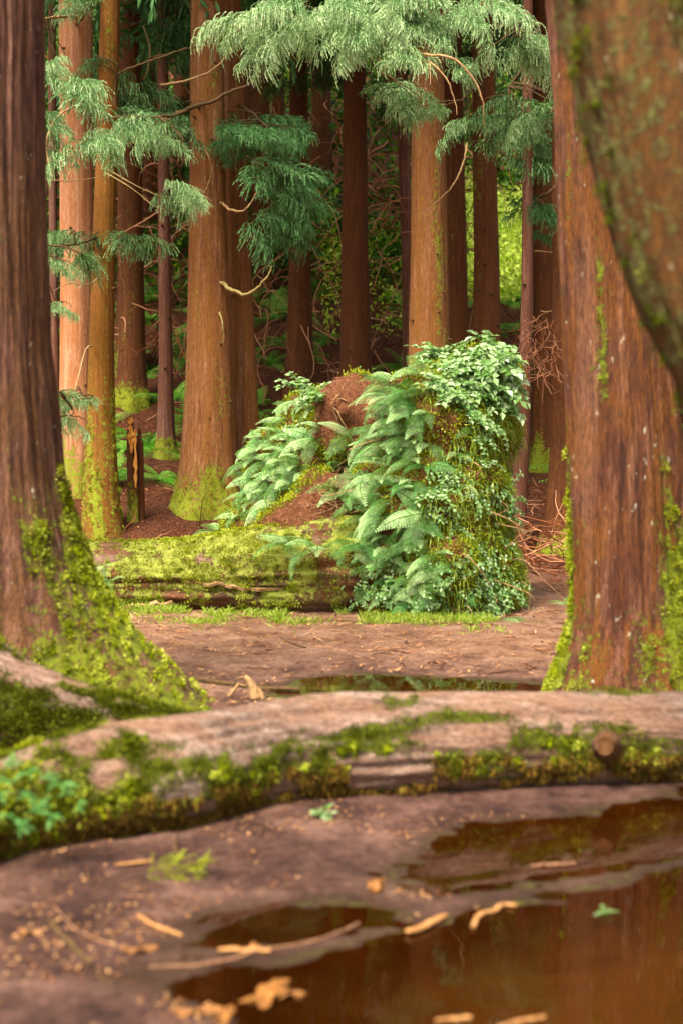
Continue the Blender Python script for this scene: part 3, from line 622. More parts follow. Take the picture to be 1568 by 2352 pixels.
# ------------------------------------------------------------------ logs
def log_mesh(rows, seg=90, dl=.03, fis=.06, seed=0, mossf=None, yflat=1.0):
    """rows: (px,py,rpx) of the visible centre; lies on the ground"""
    pts = []; rad = []
    for r_ in rows:
        px, py, rp = r_[:3]
        Yq = r_[3] if len(r_) > 3 else 1.5 * F / (py - 1000 + rp)
        pts.append(P(px, py, Yq)); rad.append(rp * Yq / F)
    L = np.linalg.norm(np.array(pts[-1]) - pts[0]); n = int(L / dl)
    c = spline(pts, n); r = spline([(q, 0, 0) for q in rad], n)[:, 0]
    t = norm(np.gradient(c, axis=0)); a = norm(np.cross(t, (0, 0, 1.))); b = np.cross(a, t)      # a: sideways (towards camera when t=+x), b: up
    th = np.arange(seg) * 2 * math.pi / seg
    s = np.linspace(0, L, n)[:, None] + 0 * th[None]
    cs, sn = np.broadcast_to(np.cos(th), s.shape), np.broadcast_to(np.sin(th), s.shape)
    rr = r[:, None] * (1 + fis * fbm(cs * 5, sn * 5, s * .8, seed, 4) + fis * .9 * (1 - 2 * np.abs(fbm(cs * 7, sn * 7, s * 1.0, seed + 4, 3))) + .05 * vn(s * 1.5, cs, sn, seed + 2))
    v = c[:, None] + rr[..., None] * (a[:, None] * cs[..., None] + b[:, None] * sn[..., None])
    nr = a[:, None] * cs[..., None] + b[:, None] * sn[..., None]
    i = np.arange(n - 1)[:, None] * seg; j = np.arange(seg)[None]; k = (j + 1) % seg
    f = np.stack((i + j, i + k, i + seg + k, i + seg + j), -1).reshape(-1, 4)
    mo = mossf(s, cs, sn, fbm(cs * 2.6, sn * 2.6, s * 4.2, seed + 9, 5))
    V = v.reshape(-1, 3)
    # end caps
    cap_v = np.vstack((V, c[0], c[-1])); N = len(V)
    f3 = [(N, (q + 1) % seg, q) for q in range(seg)] + [(N + 1, (n - 1) * seg + q, (n - 1) * seg + (q + 1) % seg) for q in range(seg)]
    mo2 = np.concatenate((np.clip(mo, 0, 1).ravel(), [0, 0]))
    return cap_v, f, np.array(f3), mo2, np.vstack((nr.reshape(-1, 3), [-t[0], t[-1]])), c, r
def mklog(name, label, rows, mat, **kw):
    tuft = kw.pop('tufts', []); v, f, f3, mo, nr, c, r = log_mesh(rows, **kw)
    b = c[len(c) // 2].copy(); b[2] = 0
    e = empty(name, b, label, 'fallen log')
    mb = MB(); mb.add(v, f); mb.f[3].append(f3); mb.m[3].append(np.zeros(len(f3)))
    mb.build('trunk', MAT[mat], e, smooth=True, attrs=dict(moss=mo))
    for (n_, r0, bl, mm, dn, filt) in tuft:
        moss_tufts(v, nr, mo * filt(v, nr), n_, r0, bl, MAT[mm], 'moss', e, down=dn)
    return e, v, nr, mo
eC, vC, nC_, moC = mklog('fallen_log', 'long pale barked log lying across the foreground, moss hanging on its side',
    [(-420, 1980, 128), (-200, 1920, 124), (0, 1860, 114), (130, 1824, 122), (270, 1796, 127), (400, 1780, 129), (560, 1745, 121), (730, 1724, 116), (900, 1716, 113), (1100, 1708, 108), (1300, 1701, 101), (1568, 1694, 94), (1800, 1690, 98), (2050, 1680, 92)],
    'wood_log', seg=120, dl=.022, fis=.10, seed=71,
    mossf=lambda s, cs, sn, n: np.clip(.40 * sst(.85, .1, sn) + n * 1.7 + .10 + .7 * sst(1.25, 1.0, s), 0, .8),
    tufts=[(1200, .040, .013, 'moss_dark', .2, lambda v, n: (n[:, 2] > -.35) * 1.0), (1000, .035, .024, 'moss_brown', 1.8, lambda v, n: (n[:, 2] < .0) * (n[:, 2] > -.8) * 1.3), (60, .03, .022, 'moss', 1.0, lambda v, n: (n[:, 2] < .35) * (n[:, 2] > -.3) * 1.0), (300, .045, .02, 'moss', .1, lambda v, n: (v[:, 0] < -.75) * 1.0)])
eB, vB, nB_, moB = mklog('mossy_log', 'shorter mossy log sloping down to the right in front of the left tree',
    [(-260, 1500, 130, 6.6), (-100, 1560, 122, 6.5), (0, 1615, 112, 6.42), (120, 1640, 88, 6.38), (240, 1652, 62, 6.34), (360, 1658, 36, 6.3), (470, 1664, 16, 6.27)],
    'wood_log', seg=100, dl=.02, fis=.07, seed=81,
    mossf=lambda s, cs, sn, n: .62 + n * 1.2 - .40 * sst(.75, .98, sn), tufts=[(1500, .045, .016, 'moss_dark', .1, lambda v, n: 1.0)])

# ------------------------------------------------------------------ the uprooted tree: mossy trunk and root mound
def ellipsoids(lst, voxel):
    import bmesh
    bm = bmesh.new()
    for (px, z, Yd, rx, ry, rz) in lst:
        x = (px - 784) / F * Yd
        mtx = Matrix.Translation((x, Yd, z)) @ Matrix.Diagonal((rx, ry, rz, 1))
        bmesh.ops.create_icosphere(bm, subdivisions=4, radius=1, matrix=mtx)
    me = bpy.data.meshes.new('tmp'); bm.to_mesh(me); bm.free()
    o = bpy.data.objects.new('tmp', me); COL.objects.link(o)
    md = o.modifiers.new('r', 'REMESH'); md.mode = 'VOXEL'; md.voxel_size = voxel
    sm = o.modifiers.new('s', 'SMOOTH'); sm.iterations = 6; sm.factor = .6
    dg = bpy.context.evaluated_depsgraph_get(); me2 = bpy.data.meshes.new_from_object(o.evaluated_get(dg))
    bpy.data.objects.remove(o)
    return me2
mound_me = ellipsoids([
    (985, .30, 12.25, .74, 1.02, .75), (985, .95, 12.3, .71, .92, .75), (1005, 1.55, 12.35, .66, .80, .55), (1080, 2.00, 12.4, .36, .5, .26), (1000, 1.95, 12.5, .35, .5, .22),
    (830, 1.62, 12.9, .55, .55, .42), (720, 1.5, 13.2, .30, .45, .40), (700, 1.0, 13.1, .52, .55, .60), (650, .45, 13.1, .52, .55, .62), (770, .70, 12.35, .50, .50, .50), (690, .55, 12.2, .42, .42, .38)], .035)
nv = len(mound_me.vertices); co = np.zeros(nv * 3); mound_me.vertices.foreach_get('co', co); co = co.reshape(-1, 3)
no = np.zeros(nv * 3); mound_me.vertex_normals.foreach_get('vector', no); no = no.reshape(-1, 3)
co = co + no * (.19 * fbm(co[:, 0]*2.2, co[:, 1]*2.2, co[:, 2]*2.2, 51, 3) + .035 * fbm(co[:, 0]*9, co[:, 1]*9, co[:, 2]*9, 52, 3))[:, None]
mound_me.vertices.foreach_set('co', co.ravel()); mound_me.update()
mbase = np.array((.5, 12.3, 0.))
eR = empty('fallen_tree', mbase, 'uprooted mossy tree, its upturned root mound covered in ferns', 'fallen tree')
pf = [tuple(p.vertices) for p in mound_me.polygons]
bvh = BVHTree.FromPolygons([Vector(c) for c in co], pf)
mound_me.vertices.foreach_set('co', (co - mbase).ravel()); mound_me.materials.append(MAT['soil']); mound_me.update()
for p in mound_me.polygons: p.use_smooth = True
mound = bpy.data.objects.new('root_mound', mound_me); COL.objects.link(mound); mound.parent = eR; mound_me.name = 'root_mound'
v, f, f3, mo, nr, c_, r_ = log_mesh([(-160, 1335, 72, 12.6), (60, 1332, 74, 12.3), (180, 1332, 76, 12.15), (400, 1326, 82, 12.05), (560, 1318, 94, 12.0), (700, 1312, 106, 12.0), (900, 1300, 112, 12.1)],
    seg=110, dl=.025, fis=.15, seed=91, mossf=lambda s, cs, sn, n: .58 + n * 1.2 + .22 * sst(-.1, 1, sn) - .35 * sst(-.3, -.8, sn))
mb = MB(); mb.add(v, f); mb.f[3].append(f3); mb.m[3].append(np.zeros(len(f3)))
mb.build('trunk', MAT['wood_mossy'], eR, smooth=True, attrs=dict(moss=mo))
moss_tufts(v, nr, mo, 1500, .05, .018, MAT['moss'], 'moss', eR)
# split bark slab along the trunk and dark fallen bark
def slab(pts, w, th, n=26, seed=0, jit=.02):
    c = spline([P(*q) for q in pts], n); c = c + np.stack([jit * vn(np.arange(n) * .5, k, 0, seed) for k in range(3)], 1)
    t = norm(np.gradient(c, axis=0)); up = np.array((0, -.35, 1.)); s = norm(np.cross(t, norm(up))) ; u = np.cross(s, t)
    ww = (w * (.6 + .5 * fbm(np.arange(n) * .4, 0, 0, seed, 2)) * np.sin(np.linspace(.15, math.pi - .15, n)) ** .4)[:, None]
    v = np.stack((c - s * ww + u * th, c + s * ww + u * th, c + s * ww - u * th, c - s * ww - u * th), 1).reshape(-1, 3)
    i = np.arange(n - 1)[:, None] * 4; j = np.arange(4)[None]; k = (j + 1) % 4
    f = np.stack((i + j, i + k, i + 4 + k, i + 4 + j), -1).reshape(-1, 4)
    f = np.vstack((f, [(0, 1, 2, 3), tuple(4 * (n - 1) + q for q in (3, 2, 1, 0))]))
    return v, f
mb = MB()
mb.add(*slab([(430, 1334, 11.72), (500, 1340, 11.66), (560, 1352, 11.62), (650, 1354, 11.66)], .05, .012, seed=1))
mb.add(*slab([(590, 1284, 11.74), (610, 1300, 11.7), (640, 1312, 11.68)], .03, .01, seed=4))
mb.add(*slab([(270, 1398, 11.75), (330, 1392, 11.7), (400, 1384, 11.7)], .04, .012, seed=7))
mb.build('bark_slab', MAT['twig'], eR)
# roots poking from the mound
mb = MB(); g3 = np.random.default_rng(12)
for k in range(46):
    px, py = (g3.uniform(740, 900), g3.uniform(860, 1150)) if k < 20 else (g3.uniform(1050, 1195), g3.uniform(1000, 1420))
    o = Vector((0, 0, CAMZ)); d = Vector(P(px, py, 12)) - o; hit = bvh.ray_cast(o, d.normalized())
    if hit[0] is None: continue
    p = np.array(hit[0]); n_ = np.array(hit[1]); l = g3.uniform(.08, .35)
    q = [p - n_ * .03, p + n_ * l * .3 + (g3.normal() * .05, 0, -.02), p + n_ * l * .4 + (g3.normal() * .15, 0, -l * .5), p + n_ * l * .35 + (g3.normal() * .2, 0, -l)]
    mb = MB(); mb.add(*tube(spline(q, 9), np.linspace(.008, .002, 9), 5)); mb.build('root', MAT['twig'], eR, smooth=True)

def hit_mound(px, py):
    o = Vector((0, 0, CAMZ)); d = Vector(P(px, py, 12)) - o; h = bvh.ray_cast(o, d.normalized())
    return (np.array(h[0]), np.array(h[1])) if h[0] is not None else (None, None)

# ------------------------------------------------------------------ ferns
def frond(L, g, bright):
    """frond along +X rising then drooping; returns lists for leaves()"""
    n = 21; P_, D_, Ln, Wd, T_, Sd = [], [], [], [], [], []
    el = R(g.uniform(12, 50)); curl = g.uniform(.6, 2.0)
    p = np.zeros(3); st = L / n; rac = [p.copy()]
    for k in range(n):
        u = (k + .5) / n
        a = el - curl * u ** 1.3
        d = np.array((math.cos(a), .06 * math.sin(k * .5), math.sin(a)))
        p = p + d * st; rac.append(p.copy())
        pl = L * .25 * (math.sin(math.pi * min(1, u * .82 + .14)) ** .8) * (1.08 - u * .7)
        for s in (-1, 1):
            kb = g.normal() * .13
            pd = norm(np.array((.42 * d[0], s * 1.0, .42 * d[2] - .22)))
            m = max(3, int(pl / .012))
            for q in range(m):
                v = (q + .5) / m
                b = p + pd * pl * v + np.array((0, 0, -.10 * pl * v * v))
                for s2 in (-1, 1):
                    dd = norm(pd * .65 + s2 * d * .9)
                    P_.append(b); D_.append(dd); Ln.append(.0135 * (1.2 - v * .8) * (pl / .12 + .4)); Wd.append(.0088); T_.append(bright + kb + .30 * u + .15 * v + g.normal() * .06)
                    Sd.append(np.cross(d, (0, 1., 0)) + g.normal(size=3) * .1)
    return P_, D_, Ln, Wd, T_, Sd, np.array(rac)
def fern_mesh(seed, nf, L, mat, arc=360):
    g = np.random.default_rng(seed); mb = MB()
    for k in range(nf):
        l = L * g.uniform(.5, 1.15); a = R((k + g.uniform(-.3, .3)) * arc / nf - arc / 2)
        P_, D_, Ln, Wd, T_, Sd, rac = frond(l, g, (.02, .68, .15, .85, .04, .5, .25, .72)[(k + seed) % 8])  # low tints: old brown fronds, and shaded gaps painted between pale ones
        v, f, t = leaves(P_, D_, np.array(Ln), np.array(Wd), np.clip(T_, 0, 1), side=np.array(Sd), g=g)
        rm = rot_xyz(a, 0, g.normal() * .15)
        mb.add(v @ rm.T, f, t); tv, tf = tube(rac, np.linspace(.004, .0015, len(rac)), 4); mb.add(tv @ rm.T, tf, .3)
    return mb.build('fern', mat, link=False).data
FERN = [fern_mesh(200 + k, 5, .43, MAT['fern'], 200) for k in range(5)]
FERNM = [fern_mesh(250 + k, 6, .43, MAT['fern_mid'], 220) for k in range(2)]  # darker ferns; mixed among the mound's pale ones they paint in shaded gaps
FERND = [fern_mesh(300 + k, 8, .75, MAT['fern_dark']) for k in range(3)]
def put(me, name, p, yaw, sc, label, cat, group, tilt=None):
    o = bpy.data.objects.new(name, me); COL.objects.link(o); o.location = p; o.scale = (sc,) * 3
    m = Matrix.Rotation(yaw, 3, 'Z')
    if tilt is not None:
        q = Vector((0, 0, 1)).rotation_difference(Vector(norm(np.array(tilt)))); m = q.to_matrix() @ m
    o.rotation_euler = m.to_euler(); return tag(o, label, cat, group)
def ferns(zone, n, label, sc, yaw=(150, 250), meshes=FERN, g=np.random.default_rng(77), mind=25, group='ferns growing on the root mound'):
    done = []; tries = 0
    while len(done) < n and tries < 4000:
        tries += 1
        xs_ = [q[0] for q in zone]; ys_ = [q[1] for q in zone]
        px, py = g.uniform(min(xs_), max(xs_)), g.uniform(min(ys_), max(ys_))
        if sdpoly(np.array([px]), np.array([py]), np.array(zone, float))[0] > 0: continue
        if any(math.hypot(px - a, py - b) < mind for a, b in done): continue
        p, n_ = hit_mound(px, py)
        if p is None: continue
        done.append((px, py))
        put((FERNM if g.random() < .38 else meshes)[g.integers(2)] if g.random() < .5 else meshes[g.integers(len(meshes))], 'fern', p - n_ * .02, R(g.uniform(*yaw)), sc * g.uniform(.55, 1.15), label, 'fern', group, tilt=n_ * .55 + np.array((0, -.12, .75)))
ferns([(800, 830), (960, 800), (1000, 900), (960, 1010), (880, 1040), (800, 1000), (870, 930)], 17, 'pale fern spilling left over the red soil near the top of the root mound', .95, (160, 230))
ferns([(760, 1030), (980, 1010), (1010, 1150), (960, 1240), (800, 1180)], 24, 'broad pale fern on the front face of the root mound', 1.0, (170, 260))
ferns([(800, 1200), (980, 1180), (1020, 1300), (980, 1400), (820, 1360)], 28, 'fern on the lower front of the root mound above the path', .85, (180, 280))
ferns([(590, 960), (680, 860), (740, 850), (740, 960), (700, 1080), (620, 1190), (540, 1180), (560, 1040)], 34, 'fern on the left flank of the root mound beside the soil ramp', .78, (150, 260))
ferns([(960, 800), (1150, 790), (1180, 880), (1100, 1000), (980, 960)], 9, 'fern among leafy shoots at the crest of the root mound', .62, (120, 330))
ferns([(1010, 1050), (1170, 1000), (1180, 1400), (1020, 1380)], 8, 'small fern among hanging grass on the right side of the root mound', .5, (200, 340))
for px, py, Yd, yaw, s, lab in [(668, 1248, 11.62, 215, 1.0, 'big pale fern frond cluster resting on the mossy fallen trunk'), (730, 1262, 11.5, 250, .9, 'pale fern where the fallen trunk meets its root mound'),
        (1150, 1425, 11.2, 270, .7, 'pale fern on the path at the right foot of the root mound'), (1306, 1392, 10.8, 150, .4, 'small green fern beside the reddish right tree'),
        (500, 1222, 13.0, 200, .6, 'fern at the far side of the fallen trunk, left of the soil ramp'), (560, 1205, 13.0, 190, .7, 'fern behind the fallen trunk under the left flank ferns'), (980, 1420, 11.25, 240, .55, 'low fern at the front foot of the root mound')]:
    put(FERN[(px // 7) % 5], 'fern', P(px, py, Yd), R(yaw), s, lab, 'fern', None, tilt=(0, -.25, 1))
# ferns on the dark slope
g4 = np.random.default_rng(17)
k = 0
while k < 190:
    x, y = g4.uniform(-9, 9), g4.uniform(19.5, 31)
    if abs(x) > y * .27: continue
    z = gz(x, y); k += 1
    put(FERND[k % 3], 'fern', (x, y, z), g4.uniform(0, 6), g4.uniform(.7, 1.35), 'dark green fern on the shaded slope between the background trunks', 'fern', 'ferns on the slope', tilt=(0, -.3, 1))

# ------------------------------------------------------------------ leafy plants, hanging grass and moss on the mound
def leafy_mesh(seed, ns, h, ll, mat):
    g = np.random.default_rng(seed); mb = MB()
    for k in range(ns):
        a = g.uniform(0, 6.28); d = norm(np.array((math.cos(a) * .8, math.sin(a) * .8, 1.0))); p = np.zeros(3); n = 9; pts = [p]
        L_, D_, S_ = [], [], []
        for q in range(n):
            d = norm(d + np.array((0, 0, -.10)) + g.normal(size=3) * .12); p = p + d * h / n; pts.append(p)
            for s in (0, 1):
                an = q * 1.5 + s * math.pi; ld = norm(np.array((math.cos(an), math.sin(an), .1)) + d * .3); L_.append(p); D_.append(ld)
        mb.add(*leaves(L_, D_, ll * g.uniform(.6, 1.1, len(L_)), ll * .55, np.clip(g.uniform(.2, .9, len(L_)), 0, 1), side=np.tile((0, 0, 1.), (len(L_), 1)) * 1.0 + g.normal(size=(len(L_), 3)) * .3, bend=.2, g=g))
        tv, tf = tube(pts, .003, 4); mb.add(tv, tf, .2)
    return mb.build('leafy_plant', mat, link=False).data
LEAFY = [leafy_mesh(400 + k, 5, .22, .045, MAT['leafy']) for k in range(3)] 
LEAFYB = [leafy_mesh(420 + k, 4, .24, .085, MAT['leafy']) for k in range(2)]
def leafys(zone, n, label, meshes, sc, group='leafy shoots on the root mound', g=np.random.default_rng(88)):
    k = 0
    while k < n:
        xs_ = [q[0] for q in zone]; ys_ = [q[1] for q in zone]; px, py = g.uniform(min(xs_), max(xs_)), g.uniform(min(ys_), max(ys_))
        if sdpoly(np.array([px]), np.array([py]), np.array(zone, float))[0] > 0: continue
        p, n_ = hit_mound(px, py)
        if p is None: n -= .2; continue
        k += 1; put(meshes[g.integers(len(meshes))], 'leafy_plant', p, g.uniform(0, 6), sc * g.uniform(.7, 1.2), label, 'plant', group, tilt=n_ * .8 + np.array((0, 0, .5)))
leafys([(980, 800), (1160, 790), (1185, 880), (1180, 960), (1080, 960), (1000, 900)], 34, 'broad pale leafed shoot at the top right of the root mound', LEAFYB, 1.)
leafys([(980, 960), (1180, 960), (1185, 1420), (1000, 1400), (960, 1150)], 24, 'small leafed shoot hanging on the right face of the root mound', LEAFY, 1.)
leafys([(830, 1300), (1170, 1330), (1170, 1440), (830, 1430)], 26, 'small leafed shoot at the foot of the root mound', LEAFY, .9)
leafys([(690, 860), (760, 850), (760, 960), (690, 1000)], 6, 'broad leafed shoot at the left top of the root mound', LEAFYB, .9)

tri = []
for p in pf: tri += [(p[0], p[1], p[2])] + ([(p[0], p[2], p[3])] if len(p) == 4 else [])
tri = np.array(tri)
A, B, C3 = co[tri[:, 0]], co[tri[:, 1]], co[tri[:, 2]]
cr = np.cross(B - A, C3 - A); ar = np.linalg.norm(cr, axis=1) / 2; tn_ = norm(cr)
def on_mound(n, filt, g):
    i = g.choice(len(tri), n * 3, p=ar / ar.sum()); u, v = g.random((2, n * 3)); fl = u + v > 1; u[fl] = 1 - u[fl]; v[fl] = 1 - v[fl]
    p = A[i] + (B[i] - A[i]) * u[:, None] + (C3[i] - A[i]) * v[:, None]; q = tn_[i]
    px = 784 + p[:, 0] / p[:, 1] * F; py = 1000 - (p[:, 2] - CAMZ) / p[:, 1] * F
    k = filt(p, q, px, py) & (p[:, 2] > 0); return p[k][:n], q[k][:n], px[k][:n], py[k][:n]
g5 = np.random.default_rng(99)
soilz = lambda px, py: ((px > 740) & (px < 900) & (py > 865) & (py < 1010)) | ((px > 570) & (px < 810) & (py > 1060) & (py < 1240) & (py > 1225 - (px - 570) * .75))
# moss cover
p, q, px, py = on_mound(20000, lambda p, q, px, py: ~soilz(px, py) & ((px > 950) | (fbm(p[:, 0]*3, p[:, 1]*3, p[:, 2]*3, 61, 3) > -.15)), g5)
per = 8; PP = np.repeat(p, per, 0) + g5.normal(size=(len(p) * per, 3)) * .02; QQ = np.repeat(q, per, 0)
mb = MB(); mb.add(*leaves(PP, QQ + g5.normal(size=QQ.shape) * .6, g5.uniform(.012, .040, len(PP)), .010, np.clip(np.repeat(g5.uniform(0, .8, len(p)), per) + g5.normal(size=len(PP)) * .1, 0, 1), g=g5))
mb.build('moss', MAT['moss'], eR)
# hanging grass on the right half
p, q, px, py = on_mound(10000, lambda p, q, px, py: (px > 980) & (q[:, 1] < .5) & (fbm(p[:, 0]*2.5, p[:, 1]*2.5, p[:, 2]*2.5, 62, 3) > -.2), g5)
mb = MB()
for k in range(len(p)):
    l = g5.uniform(.05, .17); d = norm(q[k] + g5.normal(size=3) * .7)
    a, b, c = p[k], p[k] + d * l * .5, p[k] + d * l * .75 + (0, 0, -l * .6)
    s = norm(np.cross(d, g5.normal(size=3))) * .0042
    t = float(np.clip(.35 + .25 * g5.normal() + .3 * vn(p[k][0]*4, p[k][1]*4, p[k][2]*4, 7), 0, 1))
    mb.add([a - s, a + s, b + s, b - s, c], [(0, 1, 2), (0, 2, 3), (3, 2, 4)], t)
tag(mb.build('grass', MAT['grass']), 'fine grass hanging down the right side of the root mound', 'grass', kind='stuff')
# red dead roots / needles on the soil
p, q, px, py = on_mound(2600, lambda p, q, px, py: soilz(px, py), g5)
mb = MB(); mb.add(*leaves(p + q * .01, norm(g5.normal(size=p.shape)) + q * .3, g5.uniform(.03, .10, len(p)), .005, g5.random(len(p)), g=g5))
mb.build('needle_litter', MAT['twig_red'], eR)
# small cover leaves everywhere on the mound front
p, q, px, py = on_mound(1500, lambda p, q, px, py: ~soilz(px, py) & (q[:, 1] < .4), g5)
mb = MB(); mb.add(*leaves(p + q * g5.uniform(0, .06, (len(p), 1)), q + g5.normal(size=q.shape) * .6, g5.uniform(.02, .045, len(p)), g5.uniform(.012, .025, len(p)), np.clip(g5.normal(.35, .2, len(p)), 0, 1), bend=.3, g=g5))
tag(mb.build('creeper', MAT['leafy']), 'small creeping leaves covering the root mound', 'ground cover', kind='stuff')

# ------------------------------------------------------------------ ground stuff
def blades(name, label, pts, L, W, mat, kind='stuff', lean=.5, g=g5, cat='grass'):
    n = len(pts); d = norm(g.normal(size=(n, 3)) * lean + (0, 0, 1)); mb = MB()
    mb.add(*leaves(pts, d, g.uniform(.5, 1.3, n) * L, W, np.clip(g.normal(.5, .25, n), 0, 1), bend=.25, g=g))
    return tag(mb.build(name, MAT[mat]), label, cat, kind=kind)
# low grass along the foot of the fallen trunk
px = g5.uniform(210, 1190, 9000); cl = fbm(px * .012, 0, 0, 5, 3)
py = 1412 + (px > 820) * 20 + cl * 22 + np.abs(g5.normal(size=9000)) * 13
gp = np.array([G(a, b) for a, b in zip(px, py)]); gp[:, 2] = height(gp[:, 0], gp[:, 1]); keep = fbm(gp[:, 0] * 3, gp[:, 1] * 3, 0, 8, 3) > -.15
blades('grass', 'pale low grass along the foot of the mossy fallen trunk', gp[keep], .085, .006, 'grass')
# litter: chips and needles on the path and twigs on the slope
def flat_litter(name, label, x, y, Lr, Wr, mat, lift=.004, g=g5):
    n = len(x); z = height(x, y); a = g.uniform(0, 6.28, n)
    d = np.stack((np.cos(a), np.sin(a), g.normal(size=n) * .12), 1)
    mb = MB(); mb.add(*leaves(np.stack((x, y, z + lift), 1), d, g.uniform(*Lr, n), g.uniform(*Wr, n), g.random(n), side=np.tile((0, 0, 1.), (n, 1)), g=g))
    return tag(mb.build(name, MAT[mat]), label, 'litter', kind='stuff')
def scatter(n, x0, x1, y0, y1, cond=None, g=g5):
    x, y = g.uniform(x0, x1, n), g.uniform(y0, y1, n); sd = pool_sd(x, y); k = sd > .06
    if cond is not None: k &= cond(x, y)
    return x[k], y[k]
x, y = scatter(16000, -3.5, 3.8, 6.6, 14, lambda x, y: fbm(x * 2, y * 2, 0, 4, 3) > -.15)
flat_litter('bark_litter', 'bark flakes and needles strewn over the pinkish path', x, y, (.02, .10), (.004, .014), 'chip', .012)
x, y = scatter(22000, -2, 1.6, 2.8, 5.8, lambda x, y: fbm(x * 3, y * 3, 0, 14, 3) + .25 * sst(0, -1, x) * sst(4.4, 3.8, y) > .08)
flat_litter('bark_litter', 'orange bark flakes scattered on the wet foreground mud', np.concatenate((x[:3800], x[5000:5500] * .5 - .75)), np.concatenate((y[:3800], 3.4 + (y[5000:5500] - 2.8) * .45)), (.006, .026), (.003, .012), 'chip', .005)
x, y = scatter(26000, -7.5, 7.5, 13, 27)
flat_litter('needle_litter', 'reddish brown needle litter below the background trees', x, y, (.04, .16), (.006, .016), 'twig_red', .01)
# curled twigs on the slope
mb = MB()
for k in range(2600):
    y = g5.uniform(14.5, 30) if k > 450 else g5.uniform(8.8, 14.5); x = g5.uniform(-.27, .27) * y
    if y < 17 and x < -2 and False: continue
    z = gz(x, y); l = g5.uniform(.15, .7) if y > 14.5 else g5.uniform(.05, .22); a = g5.uniform(0, 6.28); p = np.array((x, y, z + .004)); q = [p]
    d = np.array((math.cos(a), math.sin(a), g5.uniform(0, .6) * (y > 14.5)))
    for s in range(5):
        d = norm(d + g5.normal(size=3) * (.35, .35, .35 if y > 14.5 else .03) + (0, 0, -.1)); p = p + d * l / 5; p[2] = max(p[2], gz(p[0], p[1]) + .01) if s % 2 else p[2]; q.append(p)
    tv, tf = tube(q, np.linspace(.010, .004, 6) * (1 if y > 14.5 else .5), 3); mb.add(tv, tf, np.clip(g5.normal(.55, .3), 0, 1))
tag(mb.build('twig_litter', MAT['twig_red']), 'tangle of fallen reddish twigs covering the slope under the trees', 'litter', kind='stuff')
# shaded undergrowth and brambles up the slope
def under(name, label, x, y, hmax, mat, L=(.05, .14), g=g5, tsh=0.):
    z = height(x, y) + hmax * g.random(len(x)) ** 1.3 * (.35 + .9 * np.clip(fbm(x * .5, y * .5, 0, 77, 3) + .3, 0, 1))
    d = g.normal(size=(len(x), 3)) + (0, -.2, .3); mb = MB()
    tt = np.clip(tsh + g.normal(.4, .25, len(x)) + .3 * fbm(x, y, z, 78, 2), 0, 1)
    mb.add(*leaves(np.stack((x, y, z), 1), d, g.uniform(*L, len(x)), g.uniform(*L, len(x)) * .6, tt, bend=.2, g=g))
    return tag(mb.build(name, MAT[mat]), label, 'undergrowth', kind='stuff')
def upslope(n, y0, y1, cond, g=g5):
    y = g.uniform(y0, y1, n); x = g.uniform(-.30, .30, n) * y; k = cond(x, y); return x[k], y[k]
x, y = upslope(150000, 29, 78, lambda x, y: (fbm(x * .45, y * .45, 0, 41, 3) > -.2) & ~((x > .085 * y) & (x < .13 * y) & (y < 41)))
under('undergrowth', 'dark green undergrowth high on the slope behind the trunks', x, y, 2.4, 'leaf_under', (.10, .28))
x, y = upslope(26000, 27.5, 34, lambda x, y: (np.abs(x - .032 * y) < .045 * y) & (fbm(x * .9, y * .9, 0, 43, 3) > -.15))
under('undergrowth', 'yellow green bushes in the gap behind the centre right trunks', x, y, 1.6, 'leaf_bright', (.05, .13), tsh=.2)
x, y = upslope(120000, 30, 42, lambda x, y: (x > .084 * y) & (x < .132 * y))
under('undergrowth', 'bright sunlit green growth in the clearing seen between the right hand trunks', x, y, 1.3, 'leaf_bright', (.06, .18), tsh=.55)  # leaf tint raised to paint strong sunlight into the clearing
# tangled bare vines between the trunks
mb = MB()
for k in range(620):
    y = g5.uniform(23, 32); x = g5.uniform(-.16, .10) * y; z = gz(x, y) + g5.uniform(.1, 4.5); p = np.array((x, y, z)); q = [p]
    d = norm(g5.normal(size=3) * np.array((1, .4, .8))); l = g5.uniform(.5, 1.8)
    for s in range(7): d = norm(d + g5.normal(size=3) * .25 + (0, 0, -.12)); p = p + d * l / 7; q.append(p)
    tv, tf = tube(q, np.linspace(.014, .005, 8), 3); mb.add(tv, tf, np.clip(g5.normal(.65, .3), 0, 1))
tag(mb.build('bramble', MAT['twig_red']), 'tangled bare bramble stems between the background trunks', 'bramble', kind='stuff')

# ------------------------------------------------------------------ broken stump, stump on path, sticks
def shard(cx, top, base, Yd, w, seed, seg=22):
    g = np.random.default_rng(seed); zt = P(cx, top, Yd)[2]; zb = gz(P(cx, base, Yd)[0], Yd) - .1; n = 34; z = np.linspace(zb, zt, n); th = np.arange(seg) * 2 * math.pi / seg
    x0 = P(cx, base, Yd)[0]; v = []
    for k, zz in enumerate(z):
        u = k / (n - 1)
        r = w * (1.15 - .3 * u) * (1 + .16 * vn(np.cos(th) * 3, np.sin(th) * 3, zz * 1.5, seed) + .25 * (u < .1) * (1 - u * 10))
        r = r * np.where(u > .85, np.clip(1.02 - (u - .85) / .15 * (.6 + .5 * np.sin(th * 2 + seed)), .05, 1), 1)
        zj = zz - (u > .8) * .18 * (np.sin(th + seed) * .5 + .5) * (u - .8) / .2
        v.append(np.stack((x0 + r * np.cos(th), Yd + r * np.sin(th), zj + 0 * th), 1))
    i = np.arange(n - 1)[:, None] * seg; j = np.arange(seg)[None]; kk = (j + 1) % seg
    return np.vstack(v), np.stack((i + j, i + kk, i + seg + kk, i + seg + j), -1).reshape(-1, 4)
p = P(310, 1215, 18.4); p[2] = gz(p[0], 18.4)
